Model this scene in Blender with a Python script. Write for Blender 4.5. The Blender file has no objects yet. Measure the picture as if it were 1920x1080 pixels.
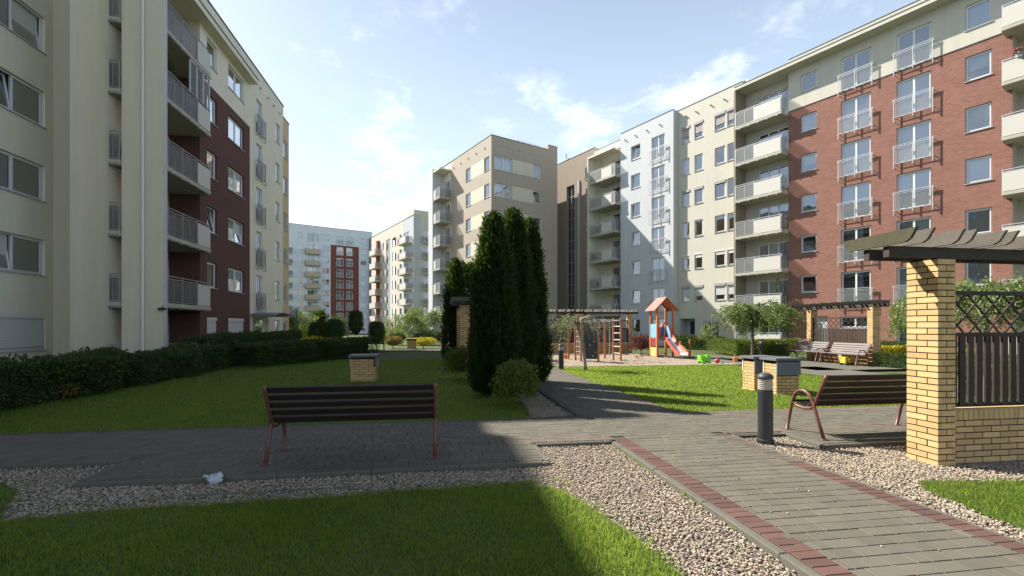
import bpy, math, random
import numpy as np
from math import sin, cos, pi, radians, sqrt, atan2
random.seed(7); RNG = np.random.default_rng(7)
SC = bpy.context.scene
COL = SC.collection
# ---------------------------------------------------------------- camera, sky, sun, exposure
CLOUD = 1.9; EYE = 1.62; FPX = 870.0; YAW = math.atan2(.152, .988)
cam_d = bpy.data.cameras.new('camera'); cam = bpy.data.objects.new('camera', cam_d); COL.objects.link(cam)
cam.location = (0, 0, EYE); cam.rotation_euler = (radians(90), 0, -YAW)
cam_d.sensor_width = 36; cam_d.lens = FPX / 1920 * 36; cam_d.shift_y = 73 / 1920
cam_d.clip_start = .05; cam_d.clip_end = 3000
SC.camera = cam
SUN_EL = radians(42.8); SX, SY = -.757, .652          # horizontal direction towards the sun
sun_d = bpy.data.lights.new('sun', 'SUN'); sun = bpy.data.objects.new('sun', sun_d); COL.objects.link(sun)
sun_d.energy = 5.0; sun_d.angle = radians(.55); sun_d.color = (1.0, .94, .84)
from mathutils import Vector
_S = Vector((SX, SY, 0)).normalized() * cos(SUN_EL) + Vector((0, 0, sin(SUN_EL)))
sun.rotation_euler = _S.to_track_quat('Z', 'Y').to_euler(); sun.location = (0, 0, 60)
W = bpy.data.worlds.new('World'); SC.world = W; W.use_nodes = True
nt = W.node_tree; nt.nodes.clear()
def N(t, ty, **kw):
    n = t.nodes.new(ty)
    for k, v in kw.items():
        if k in n.inputs: n.inputs[k].default_value = v
        else: setattr(n, k, v)
    return n
def LK(t, a, b): t.links.new(a, b)
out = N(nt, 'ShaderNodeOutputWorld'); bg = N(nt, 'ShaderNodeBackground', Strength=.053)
sky = N(nt, 'ShaderNodeTexSky', sky_type='NISHITA', sun_disc=False, sun_elevation=SUN_EL,
        sun_rotation=atan2(SX, SY), air_density=1.0, dust_density=1.1, ozone_density=1.2, altitude=60)
tc = N(nt, 'ShaderNodeTexCoord'); sep = N(nt, 'ShaderNodeSeparateXYZ'); LK(nt, tc.outputs['Generated'], sep.inputs[0])
mz = N(nt, 'ShaderNodeMath', operation='MAXIMUM'); LK(nt, sep.outputs[2], mz.inputs[0]); mz.inputs[1].default_value = 0.0
az = N(nt, 'ShaderNodeMath', operation='ADD'); LK(nt, mz.outputs[0], az.inputs[0]); az.inputs[1].default_value = .16
dx = N(nt, 'ShaderNodeMath', operation='DIVIDE'); LK(nt, sep.outputs[0], dx.inputs[0]); LK(nt, az.outputs[0], dx.inputs[1])
dy = N(nt, 'ShaderNodeMath', operation='DIVIDE'); LK(nt, sep.outputs[1], dy.inputs[0]); LK(nt, az.outputs[0], dy.inputs[1])
cmb = N(nt, 'ShaderNodeCombineXYZ'); cmb.inputs[2].default_value = CLOUD; LK(nt, dx.outputs[0], cmb.inputs[0]); LK(nt, dy.outputs[0], cmb.inputs[1])
cn = N(nt, 'ShaderNodeTexNoise', Scale=3.1, Detail=9, Roughness=.62, Distortion=.25); LK(nt, cmb.outputs[0], cn.inputs['Vector'])
cn2 = N(nt, 'ShaderNodeTexNoise', Scale=.9, Detail=2, Roughness=.5); LK(nt, cmb.outputs[0], cn2.inputs['Vector'])
addn = N(nt, 'ShaderNodeMath', operation='MULTIPLY_ADD'); LK(nt, cn2.outputs[0], addn.inputs[0]); addn.inputs[1].default_value = .55
LK(nt, cn.outputs[0], addn.inputs[2])
# thicker cloud low over the roofs
low = N(nt, 'ShaderNodeMapRange'); LK(nt, sep.outputs[2], low.inputs[0])
low.inputs[1].default_value = .05; low.inputs[2].default_value = .62; low.inputs[3].default_value = .10; low.inputs[4].default_value = -.10
add2 = N(nt, 'ShaderNodeMath', operation='ADD'); LK(nt, addn.outputs[0], add2.inputs[0]); LK(nt, low.outputs[0], add2.inputs[1])
cr = N(nt, 'ShaderNodeMapRange', interpolation_type='SMOOTHSTEP'); LK(nt, add2.outputs[0], cr.inputs[0])
cr.inputs[1].default_value = .765; cr.inputs[2].default_value = 1.02; cr.inputs[3].default_value = 0; cr.inputs[4].default_value = .85
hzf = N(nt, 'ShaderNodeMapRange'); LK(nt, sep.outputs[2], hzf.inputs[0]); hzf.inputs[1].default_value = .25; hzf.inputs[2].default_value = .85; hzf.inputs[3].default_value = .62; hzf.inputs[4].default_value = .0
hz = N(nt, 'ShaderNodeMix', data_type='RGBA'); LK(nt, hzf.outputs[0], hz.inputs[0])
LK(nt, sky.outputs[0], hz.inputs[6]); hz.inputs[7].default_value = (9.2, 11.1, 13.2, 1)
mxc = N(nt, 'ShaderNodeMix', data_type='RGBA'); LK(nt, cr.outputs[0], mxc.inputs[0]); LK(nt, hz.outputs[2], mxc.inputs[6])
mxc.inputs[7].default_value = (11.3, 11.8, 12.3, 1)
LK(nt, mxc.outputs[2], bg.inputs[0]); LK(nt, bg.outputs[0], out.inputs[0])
SC.view_settings.view_transform = 'Standard'; SC.view_settings.look = 'None'; SC.view_settings.exposure = 1.3; SC.view_settings.gamma = 1
SC.cycles.max_bounces = 8; SC.cycles.transparent_max_bounces = 12; SC.cycles.diffuse_bounces = 4
# ---------------------------------------------------------------- measuring helpers (camera bearings to plan coordinates)
def kpx(px): return (px - 960) / FPX
def at(px, Y):                       # plan point on a bearing at depth Y
    X = kpx(px) * Y
    return (.988 * X + .152 * Y, -.152 * X + .988 * Y)
def uL(px, v): k = kpx(px); return (.988 - .152 * k) * v / (.988 * k + .152)
def vL(px, u): k = kpx(px); return (.988 * k + .152) * u / (.988 - .152 * k)
def xR(px, w): k = kpx(px); return w * (.834 - .551 * k) / (.551 + .834 * k)      # along the right hand terrace (local x)
def yE(px, x): k = kpx(px); s = -x; return s * (.551 + .834 * k) / (.834 - .551 * k)  # across it (local y) on an end wall
ANG_R = -radians(65.3)
# ---------------------------------------------------------------- materials
def mat(name, col, rough=.8, spec=.3, metal=0, noise=0, nscale=8, bump=0, bscale=60, island=0, hue=0, stain=0, coord='Object', trans=0, trcol=None, patch=None):
    m = bpy.data.materials.new(name); m.use_nodes = True; t = m.node_tree; b = t.nodes['Principled BSDF']
    b.inputs['Roughness'].default_value = rough; b.inputs['Specular IOR Level'].default_value = spec; b.inputs['Metallic'].default_value = metal
    c = (*col, 1); b.inputs['Base Color'].default_value = c
    tcx = N(t, 'ShaderNodeTexCoord'); cur = None
    def mul(fac_out, lo, hi, cur):
        mr = N(t, 'ShaderNodeMapRange'); LK(t, fac_out, mr.inputs[0]); mr.inputs[3].default_value = lo; mr.inputs[4].default_value = hi
        v = N(t, 'ShaderNodeVectorMath', operation='SCALE')
        if cur is None: v.inputs[0].default_value = col
        else: LK(t, cur, v.inputs[0])
        LK(t, mr.outputs[0], v.inputs['Scale']); return v.outputs[0]
    if noise:
        n = N(t, 'ShaderNodeTexNoise', Scale=nscale, Detail=5, Roughness=.6); LK(t, tcx.outputs[coord], n.inputs['Vector'])
        cur = mul(n.outputs[0], 1 - noise, 1 + noise, cur)
        n = N(t, 'ShaderNodeTexNoise', Scale=nscale * .13, Detail=3); LK(t, tcx.outputs[coord], n.inputs['Vector'])
        cur = mul(n.outputs[0], 1 - noise, 1 + noise, cur)
    if patch:
        n = N(t, 'ShaderNodeTexNoise', Scale=patch[1], Detail=4, Roughness=.6); LK(t, tcx.outputs[coord], n.inputs['Vector'])
        mr = N(t, 'ShaderNodeMapRange'); LK(t, n.outputs[0], mr.inputs[0]); mr.inputs[1].default_value = .48; mr.inputs[2].default_value = .68
        mx = N(t, 'ShaderNodeMix', data_type='RGBA'); LK(t, mr.outputs[0], mx.inputs[0]); mx.inputs[7].default_value = (*patch[0], 1)
        if cur is None: mx.inputs[6].default_value = c
        else: LK(t, cur, mx.inputs[6])
        cur = mx.outputs[2]
    if stain:
        mp = N(t, 'ShaderNodeMapping'); mp.inputs['Scale'].default_value = (1.6, 1.6, .09); LK(t, tcx.outputs[coord], mp.inputs[0])
        n = N(t, 'ShaderNodeTexNoise', Scale=1.3, Detail=6, Roughness=.65); LK(t, mp.outputs[0], n.inputs['Vector'])
        cur = mul(n.outputs[0], 1 - stain, 1 + stain * .6, cur)
        mp = N(t, 'ShaderNodeMapping'); mp.inputs['Scale'].default_value = (5, 5, .22); LK(t, tcx.outputs[coord], mp.inputs[0])
        n = N(t, 'ShaderNodeTexNoise', Scale=1.7, Detail=5, Roughness=.7); LK(t, mp.outputs[0], n.inputs['Vector'])
        cur = mul(n.outputs[0], 1 - stain * .7, 1 + stain * .5, cur)
    if island:
        g = N(t, 'ShaderNodeNewGeometry'); cur = mul(g.outputs['Random Per Island'], 1 - island, 1 + island, cur)
        if hue:
            hs = N(t, 'ShaderNodeHueSaturation'); LK(t, cur, hs.inputs['Color'])
            wn = N(t, 'ShaderNodeTexWhiteNoise', noise_dimensions='1D'); LK(t, g.outputs['Random Per Island'], wn.inputs['W'])
            mr = N(t, 'ShaderNodeMapRange'); LK(t, wn.outputs[0], mr.inputs[0]); mr.inputs[3].default_value = .5 - hue; mr.inputs[4].default_value = .5 + hue
            LK(t, mr.outputs[0], hs.inputs['Hue']); cur = hs.outputs[0]
    if cur is not None: LK(t, cur, b.inputs['Base Color'])
    if bump:
        n = N(t, 'ShaderNodeTexNoise', Scale=bscale, Detail=4); LK(t, tcx.outputs[coord], n.inputs['Vector'])
        bp = N(t, 'ShaderNodeBump', Strength=bump, Distance=.01); LK(t, n.outputs[0], bp.inputs['Height']); LK(t, bp.outputs[0], b.inputs['Normal'])
    if trans:
        o = t.nodes['Material Output']; tr = N(t, 'ShaderNodeBsdfTranslucent'); tr.inputs[0].default_value = (*(trcol or col), 1)
        ms = N(t, 'ShaderNodeMixShader'); ms.inputs[0].default_value = trans
        LK(t, b.outputs[0], ms.inputs[1]); LK(t, tr.outputs[0], ms.inputs[2]); LK(t, ms.outputs[0], o.inputs[0])
    return m
def brickmat(name, c1, c2, mortar, bw=.26, bh=.075, ms=.012, stain=.1):
    m = bpy.data.materials.new(name); m.use_nodes = True; t = m.node_tree; b = t.nodes['Principled BSDF']
    b.inputs['Roughness'].default_value = .85; b.inputs['Specular IOR Level'].default_value = .25
    tcx = N(t, 'ShaderNodeTexCoord'); sp = N(t, 'ShaderNodeSeparateXYZ'); LK(t, tcx.outputs['Object'], sp.inputs[0])
    ad = N(t, 'ShaderNodeMath', operation='ADD'); LK(t, sp.outputs[0], ad.inputs[0]); LK(t, sp.outputs[1], ad.inputs[1])
    cb = N(t, 'ShaderNodeCombineXYZ'); LK(t, ad.outputs[0], cb.inputs[0]); LK(t, sp.outputs[2], cb.inputs[1])
    br = N(t, 'ShaderNodeTexBrick'); br.inputs['Scale'].default_value = 1; br.inputs['Brick Width'].default_value = bw; br.inputs['Row Height'].default_value = bh
    br.inputs['Mortar Size'].default_value = ms; br.inputs['Mortar Smooth'].default_value = .2; br.inputs['Bias'].default_value = 0
    br.inputs['Color1'].default_value = (*c1, 1); br.inputs['Color2'].default_value = (*c2, 1); br.inputs['Mortar'].default_value = (*mortar, 1)
    LK(t, cb.outputs[0], br.inputs['Vector'])
    mp = N(t, 'ShaderNodeMapping'); mp.inputs['Scale'].default_value = (.5, .5, .8); LK(t, tcx.outputs['Object'], mp.inputs[0])
    n = N(t, 'ShaderNodeTexNoise', Scale=1.1, Detail=7, Roughness=.65); LK(t, mp.outputs[0], n.inputs['Vector'])
    mr = N(t, 'ShaderNodeMapRange'); LK(t, n.outputs[0], mr.inputs[0]); mr.inputs[3].default_value = 1 - stain * 2; mr.inputs[4].default_value = 1 + stain * 2
    v = N(t, 'ShaderNodeVectorMath', operation='SCALE'); LK(t, br.outputs[0], v.inputs[0]); LK(t, mr.outputs[0], v.inputs['Scale'])
    LK(t, v.outputs[0], b.inputs['Base Color'])
    bp = N(t, 'ShaderNodeBump', Strength=.5, Distance=.008, invert=True); LK(t, br.outputs['Fac'], bp.inputs['Height']); LK(t, bp.outputs[0], b.inputs['Normal'])
    return m
M = {}
M['cream'] = mat('cream_render', (.515, .495, .42), noise=.05, bump=.15, stain=.15)
M['creamL'] = mat('cream_render_weathered', (.62, .56, .43), noise=.05, bump=.15, stain=.13)
M['creamL2'] = mat('pale_render_weathered', (.70, .66, .54), noise=.05, bump=.15, stain=.10)
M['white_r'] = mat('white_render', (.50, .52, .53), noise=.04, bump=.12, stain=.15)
M['white_f'] = mat('far_white_render_hazed', (.62, .66, .70), noise=.04, bump=.1, stain=.08)  # paler and bluer base colour imitates the haze of distance
M['beige'] = mat('beige_render', (.38, .33, .27), noise=.05, bump=.15, stain=.09)
M['brown_r'] = mat('brown_render', (.27, .22, .17), noise=.05, bump=.15, stain=.12)
M['band'] = mat('cream_band_render', (.56, .53, .42), noise=.04, bump=.12, stain=.06)
M['greyr'] = mat('grey_render', (.42, .44, .45), noise=.04, bump=.12, stain=.08)
M['peach'] = mat('peach_render', (.56, .42, .26), noise=.04, bump=.12, stain=.08)
M['pink'] = mat('pink_cream_render', (.56, .49, .41), noise=.04, bump=.1, stain=.08)
M['redr'] = mat('red_brick_far', (.19, .062, .045), noise=.06, bump=.1)
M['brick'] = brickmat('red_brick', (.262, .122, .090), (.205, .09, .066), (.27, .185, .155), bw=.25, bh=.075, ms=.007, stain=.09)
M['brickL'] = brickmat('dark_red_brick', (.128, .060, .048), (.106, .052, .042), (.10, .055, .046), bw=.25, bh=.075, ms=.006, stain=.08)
M['fly'] = mat('yellow_brick', (.50, .33, .15), rough=.75, noise=.10, nscale=9, bump=.25, bscale=120, island=.17)
M['mortar'] = mat('dark_brown_mortar', (.035, .020, .012), noise=.2, nscale=40)
M['roof'] = mat('dark_roof_trim', (.09, .09, .095), rough=.6)
M['pvc'] = mat('white_plastic', (.62, .63, .63), rough=.35, spec=.5)
M['sill'] = mat('grey_sill', (.42, .43, .44), rough=.5)
M['int'] = mat('room_interior', (.10, .10, .105), rough=.9)
M['curt'] = mat('net_curtain', (.55, .58, .61), rough=.9, noise=.06, nscale=20)
M['blind'] = mat('roller_blind_and_reflection', (.50, .53, .52), rough=.8)  # blind colour, its grey-green also used as painted reflection in the nearest left windows
M['gcurt'] = mat('green_curtain', (.16, .38, .31), rough=.9)
M['shut'] = mat('outside_roller_shutter', (.33, .31, .31), rough=.6)
M['stairp'] = mat('stair_panel', (.34, .36, .37), rough=.5)
M['shutl'] = mat('light_roller_shutter', (.58, .58, .56), rough=.6)
M['metal'] = mat('galvanised_steel', (.46, .48, .50), rough=.45, metal=.35, spec=.5)
M['metald'] = mat('dull_steel', (.27, .27, .28), rough=.5, metal=.4, spec=.5)
M['panelw'] = mat('cream_balcony_panel', (.52, .50, .45), rough=.6, noise=.03)
M['panelt'] = mat('tan_balcony_panel', (.44, .36, .26), rough=.6, noise=.04)
M['slab'] = mat('balcony_concrete', (.42, .40, .33), noise=.06, bump=.1, stain=.1)
M['slabL'] = mat('balcony_concrete_weathered', (.42, .40, .33), noise=.08, bump=.1, stain=.12)
def glassmat(name, tint, base=.06, boost=1.0):
    m = bpy.data.materials.new(name); m.use_nodes = True; t = m.node_tree; t.nodes.clear()
    o = N(t, 'ShaderNodeOutputMaterial'); tr = N(t, 'ShaderNodeBsdfTransparent'); tr.inputs[0].default_value = (*tint, 1)
    gl = N(t, 'ShaderNodeBsdfGlossy'); gl.inputs['Roughness'].default_value = .015; gl.inputs[0].default_value = (.92, .95, 1, 1)
    fr = N(t, 'ShaderNodeFresnel'); fr.inputs[0].default_value = 1.52
    ma = N(t, 'ShaderNodeMath', operation='MULTIPLY_ADD', use_clamp=True); LK(t, fr.outputs[0], ma.inputs[0]); ma.inputs[1].default_value = boost; ma.inputs[2].default_value = base
    tx = N(t, 'ShaderNodeTexCoord'); n = N(t, 'ShaderNodeTexNoise', Scale=1.2, Detail=2); LK(t, tx.outputs['Object'], n.inputs['Vector'])
    bp = N(t, 'ShaderNodeBump', Strength=.06, Distance=.05); LK(t, n.outputs[0], bp.inputs['Height']); LK(t, bp.outputs[0], gl.inputs['Normal'])
    ms = N(t, 'ShaderNodeMixShader'); LK(t, ma.outputs[0], ms.inputs[0]); LK(t, tr.outputs[0], ms.inputs[1]); LK(t, gl.outputs[0], ms.inputs[2]); LK(t, ms.outputs[0], o.inputs[0])
    return m
M['glass'] = glassmat('window_glass', (.78, .83, .87), .17, 1.9)
M['glassd'] = glassmat('stair_glass', (.55, .62, .66), .12, 1.5)
M['glassm'] = glassmat('bright_window_glass', (.80, .84, .86), .42, 1.6)
def frost(name, col, tr_):
    m = bpy.data.materials.new(name); m.use_nodes = True; t = m.node_tree; b = t.nodes['Principled BSDF']; o = t.nodes['Material Output']
    b.inputs['Base Color'].default_value = (*col, 1); b.inputs['Roughness'].default_value = .35
    tp = N(t, 'ShaderNodeBsdfTransparent'); ms = N(t, 'ShaderNodeMixShader'); ms.inputs[0].default_value = tr_
    LK(t, b.outputs[0], ms.inputs[1]); LK(t, tp.outputs[0], ms.inputs[2]); LK(t, ms.outputs[0], o.inputs[0]); return m
M['frost'] = frost('perforated_grey_panel', (.28, .29, .28), .58)
M['frostd'] = frost('perforated_dark_panel', (.13, .125, .13), .60)
M['frostw'] = frost('perforated_pale_panel', (.50, .52, .53), .88)
M['wood_old'] = mat('weathered_grey_wood', (.105, .092, .078), rough=.85, noise=.25, nscale=14, bump=.4, bscale=50, island=.15)
M['wood_green'] = mat('mossy_wood', (.060, .054, .030), rough=.85, noise=.3, nscale=10, bump=.4, bscale=50)
M['wood_bm'] = mat('dark_beam_wood', (.050, .040, .032), rough=.8, noise=.35, nscale=9, bump=.4, bscale=50)
M['wood_dk'] = mat('dark_stained_wood', (.034, .023, .017), rough=.7, noise=.3, nscale=14, bump=.3, bscale=60, island=.2)
M['slat'] = mat('dark_bench_slat', (.022, .014, .011), rough=.5, noise=.3, nscale=20, bump=.2, spec=.4)
M['slatg'] = mat('grey_bench_slat', (.175, .155, .148), rough=.7, noise=.25, nscale=20, bump=.2)
M['tube'] = mat('red_brown_painted_steel', (.125, .044, .034), rough=.45, spec=.5, noise=.12, nscale=18)
M['bollard'] = mat('black_bollard_paint', (.022, .024, .028), rough=.45, spec=.5, noise=.25, nscale=14)
M['cap'] = mat('bollard_cap', (.05, .055, .06), rough=.5)
M['lens'] = mat('bollard_lens', (.45, .42, .35), rough=.3, spec=.6)
M['concrete'] = mat('concrete', (.105, .10, .08), rough=.9, noise=.18, nscale=12, bump=.4, bscale=90)
M['concd'] = mat('concrete_foot', (.35, .33, .28), rough=.9, noise=.2, nscale=14, bump=.4, bscale=90)
M['capslab'] = mat('dark_grey_cap', (.11, .12, .125), rough=.6, noise=.15)
M['louvre'] = mat('grey_louvre', (.20, .22, .235), rough=.5)
M['paver'] = mat('grey_pavers', (.105, .096, .075), rough=.9, noise=.14, nscale=9, bump=.25, bscale=160, island=.10)
M['paverr'] = mat('red_pavers', (.100, .055, .045), rough=.9, noise=.18, nscale=6, bump=.5, bscale=110, island=.2)
M['paverf'] = mat('faded_red_pavers', (.112, .088, .070), rough=.9, noise=.2, nscale=5, bump=.5, bscale=110, island=.14)
M['joint'] = mat('paver_joint', (.055, .05, .04), noise=.3, nscale=30)
M['soil'] = mat('soil', (.085, .065, .045), noise=.3, nscale=12, bump=.6, bscale=30)
M['pebble'] = mat('pebbles', (.31, .255, .195), rough=.75, island=.42, hue=.02, noise=.1, nscale=40)
M['gravbed'] = mat('gravel_bed', (.20, .17, .14), noise=.4, nscale=60, bump=1, bscale=70)
M['sand'] = mat('sand', (.25, .20, .15), rough=.95, noise=.12, nscale=3, bump=.9, bscale=9)
M['grass'] = mat('grass_blades', (.034, .066, .011), rough=.6, island=.35, hue=.02, noise=.14, nscale=2.2, trans=.5, trcol=(.42, .57, .07), spec=.25, patch=((.07, .08, .022), 1.7))
M['lawn'] = mat('lawn_turf', (.042, .07, .013), rough=.9, noise=.28, nscale=7, bump=1, bscale=80, patch=((.09, .095, .03), 1.1))
M['cyp'] = mat('thuja_foliage', (.017, .034, .008), rough=.6, island=.5, hue=.02, trans=.2, trcol=(.12, .20, .02), spec=.2)
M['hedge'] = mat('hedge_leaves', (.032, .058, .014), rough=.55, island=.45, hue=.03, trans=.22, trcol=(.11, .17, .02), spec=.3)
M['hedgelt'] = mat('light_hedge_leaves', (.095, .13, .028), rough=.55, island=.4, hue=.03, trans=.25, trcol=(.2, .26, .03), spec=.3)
M['shrub'] = mat('shrub_leaves', (.10, .125, .022), rough=.55, island=.45, hue=.03, trans=.22, trcol=(.18, .2, .03), spec=.3)
M['leaf'] = mat('tree_leaves', (.085, .130, .030), rough=.5, island=.45, hue=.025, trans=.3, trcol=(.22, .32, .04), spec=.4)
M['leafpale'] = mat('pale_tree_leaves', (.15, .20, .07), rough=.5, island=.4, hue=.03, trans=.3, trcol=(.25, .33, .08), spec=.4)
M['leafdk'] = mat('dark_tree_leaves', (.045, .075, .022), rough=.5, island=.45, hue=.02, trans=.25, trcol=(.1, .16, .03), spec=.3)
M['yellow'] = mat('yellow_leaves', (.52, .46, .03), rough=.6, island=.25, hue=.01, trans=.2)
M['barb'] = mat('barberry_leaves', (.13, .04, .035), rough=.6, island=.5, hue=.03, trans=.2)
M['orange_l'] = mat('orange_green_leaves', (.26, .22, .05), rough=.6, island=.4, hue=.05, trans=.2)
M['flow'] = mat('pink_flowers', (.62, .10, .14), rough=.6, island=.3)
M['bark'] = mat('bark', (.12, .095, .07), rough=.9, noise=.3, nscale=14, bump=.8, bscale=40)
M['barklt'] = mat('pale_bark', (.26, .23, .17), rough=.9, noise=.3, nscale=14, bump=.8, bscale=40)
M['playwood'] = mat('orange_play_post', (.40, .15, .055), rough=.55, noise=.12, nscale=12)
M['playred'] = mat('red_play_panel', (.55, .10, .07), rough=.4, spec=.5)
M['playroof'] = mat('red_play_roof', (.56, .15, .12), rough=.55, noise=.06)
M['playblue'] = mat('blue_play_panel', (.16, .40, .66), rough=.4, spec=.5)
M['playnavy'] = mat('navy_play_panel', (.05, .07, .25), rough=.4, spec=.5)
M['playyel'] = mat('yellow_play_panel', (.62, .47, .13), rough=.5, spec=.5)
M['playblk'] = mat('dark_climbing_panel', (.035, .04, .042), rough=.6)
M['steel'] = mat('slide_steel', (.62, .62, .62), rough=.3, metal=.7)
M['rope'] = mat('rope', (.45, .42, .33), rough=.9)
M['toyg'] = mat('green_toy_plastic', (.18, .55, .03), rough=.4, spec=.5)
M['toyr'] = mat('red_toy_plastic', (.45, .03, .04), rough=.35, spec=.5)
M['toyo'] = mat('orange_toy_plastic', (.60, .24, .05), rough=.4, spec=.5)
M['toyy'] = mat('yellow_toy_plastic', (.62, .40, .04), rough=.4, spec=.5)
M['pinkc'] = mat('pink_cloth', (.62, .32, .30), rough=.9)
M['bag'] = mat('plastic_bag', (.62, .68, .74), rough=.3, spec=.5, trans=.3)
M['black'] = mat('black_plastic', (.03, .03, .03), rough=.5)
# ---------------------------------------------------------------- mesh helpers
class MB:
    def __init__(s, ox=0, oy=0, ang=0, off=(0, 0)):
        s.v = []; s.f = []; s.m = []; s.setT(ox, oy, ang); s.off = off
    def setT(s, ox=0, oy=0, ang=0): s.ox, s.oy, s.c, s.s = ox, oy, cos(ang), sin(ang)
    def P(s, p):
        x, y, z = p; return (s.ox + x * s.c - y * s.s - s.off[0], s.oy + x * s.s + y * s.c - s.off[1], z)
    def face(s, pts, m=0):
        i = len(s.v); s.v += [s.P(p) for p in pts]; s.f.append(tuple(range(i, i + len(pts)))); s.m.append(m)
    def box(s, x0, x1, y0, y1, z0, z1, m=0, skip=''):
        if x1 < x0: x0, x1 = x1, x0
        if y1 < y0: y0, y1 = y1, y0
        i = len(s.v)
        s.v += [s.P(p) for p in ((x0, y0, z0), (x1, y0, z0), (x1, y1, z0), (x0, y1, z0), (x0, y0, z1), (x1, y0, z1), (x1, y1, z1), (x0, y1, z1))]
        for k, q in (('b', (3, 2, 1, 0)), ('t', (4, 5, 6, 7)), ('f', (0, 1, 5, 4)), ('r', (1, 2, 6, 5)), ('k', (2, 3, 7, 6)), ('l', (3, 0, 4, 7))):
            if k not in skip: s.f.append(tuple(i + a for a in q)); s.m.append(m)
    def obox(s, a, b, w, h, m=0):                       # bar from a to b, section w x h
        A, B = Vector(a), Vector(b); d = (B - A).normalized(); up = Vector((0, 0, 1)) if abs(d.z) < .9 else Vector((0, 1, 0))
        x = d.cross(up).normalized() * w / 2; y = x.cross(d).normalized() * h / 2; i = len(s.v)
        for P0 in (A, B): s.v += [s.P(tuple(P0 + q)) for q in (-x - y, x - y, x + y, -x + y)]
        for q in ((0, 1, 2, 3), (4, 5, 6, 7), (0, 1, 5, 4), (1, 2, 6, 5), (2, 3, 7, 6), (3, 0, 4, 7)): s.f.append(tuple(i + a_ for a_ in q)); s.m.append(m)
    def tube(s, pts, r, n=8, m=0, caps=True):
        pts = [Vector(p) for p in pts]; rs = r if isinstance(r, (list, tuple)) else [r] * len(pts); i0 = len(s.v); up = None
        for j, p in enumerate(pts):
            d = (pts[min(j + 1, len(pts) - 1)] - pts[max(j - 1, 0)]).normalized()
            if up is None: up = Vector((0, 0, 1)) if abs(d.z) < .8 else Vector((1, 0, 0))
            x = d.cross(up)
            if x.length < 1e-4: x = d.cross(Vector((0, 1, 0)))
            x.normalize(); y = x.cross(d).normalized(); up = y
            for a in range(n): s.v.append(s.P(tuple(p + (x * cos(2 * pi * a / n) + y * sin(2 * pi * a / n)) * rs[j])))
        for j in range(len(pts) - 1):
            for a in range(n):
                b = (a + 1) % n; s.f.append((i0 + j * n + a, i0 + j * n + b, i0 + (j + 1) * n + b, i0 + (j + 1) * n + a)); s.m.append(m)
        if caps:
            s.f.append(tuple(i0 + a for a in range(n))); s.m.append(m)
            s.f.append(tuple(i0 + (len(pts) - 1) * n + a for a in range(n))); s.m.append(m)
    def lathe(s, prof, n=20, m=0, cx=0, cy=0):
        s.tube([(cx, cy, z) for r, z in prof], [max(r, .0008) for r, z in prof], n, m)
    def blob(s, c, r, m=0, n=10, k=7, jit=0):
        i0 = len(s.v)
        for j in range(k + 1):
            th = pi * j / k
            for a in range(n):
                q = 1 + random.uniform(-jit, jit); ph = 2 * pi * a / n
                s.v.append(s.P((c[0] + r[0] * q * sin(th) * cos(ph), c[1] + r[1] * q * sin(th) * sin(ph), c[2] + r[2] * q * cos(th))))
        for j in range(k):
            for a in range(n): b = (a + 1) % n; s.f.append((i0 + j * n + a, i0 + j * n + b, i0 + (j + 1) * n + b, i0 + (j + 1) * n + a)); s.m.append(m)
    def mesh(s, name, mats, smooth=False):
        me = bpy.data.meshes.new(name); me.from_pydata(s.v, [], s.f)
        for k in mats: me.materials.append(M[k])
        me.polygons.foreach_set('material_index', s.m)
        if smooth: me.polygons.foreach_set('use_smooth', [True] * len(s.f))
        me.update(); return me
    def build(s, name, mats, parent=None, loc=(0, 0, 0), rz=0, smooth=False):
        return put(name, s.mesh(name, mats, smooth), parent, loc, rz)
def put(name, me, parent=None, loc=(0, 0, 0), rz=0):
    o = bpy.data.objects.new(name, me); COL.objects.link(o); o.parent = parent; o.location = loc; o.rotation_euler = (0, 0, rz); return o
def tag(o, label, cat, group=None, kind=None):
    if label: o['label'] = label
    if cat: o['category'] = cat
    if group: o['group'] = group
    if kind: o['kind'] = kind
    return o
def struct(o): o['kind'] = 'structure'; return o
def thing(name, label, cat, loc=(0, 0, 0), rz=0, group=None):
    o = put(name, None, None, loc, rz); o.empty_display_size = .2; return tag(o, label, cat, group)
def kids(o): return [c for c in list(o.children)]
def dup(root, loc, rz, label=None):
    def rec(o, par):
        c = o.copy(); COL.objects.link(c); c.parent = par
        for ch in kids(o): rec(ch, c)
        return c
    r = rec(root, None); r.location = loc; r.rotation_euler = (0, 0, rz)
    if label: r['label'] = label
    return r
def np_mesh(name, V, F, mats, midx=None, smooth=False):
    me = bpy.data.meshes.new(name); k = F.shape[1]
    me.vertices.add(len(V)); me.vertices.foreach_set('co', V.astype(np.float32).ravel())
    me.loops.add(F.size); me.loops.foreach_set('vertex_index', F.astype(np.int32).ravel())
    me.polygons.add(len(F)); me.polygons.foreach_set('loop_start', np.arange(0, F.size, k, dtype=np.int32))
    for q in mats: me.materials.append(M[q])
    if midx is not None: me.polygons.foreach_set('material_index', midx.astype(np.int32))
    me.polygons.foreach_set('use_smooth', np.full(len(F), bool(smooth)))
    me.update(calc_edges=True); me.validate(); return me
def unit(a): return a / np.maximum(np.linalg.norm(a, axis=1, keepdims=True), 1e-6)
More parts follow.
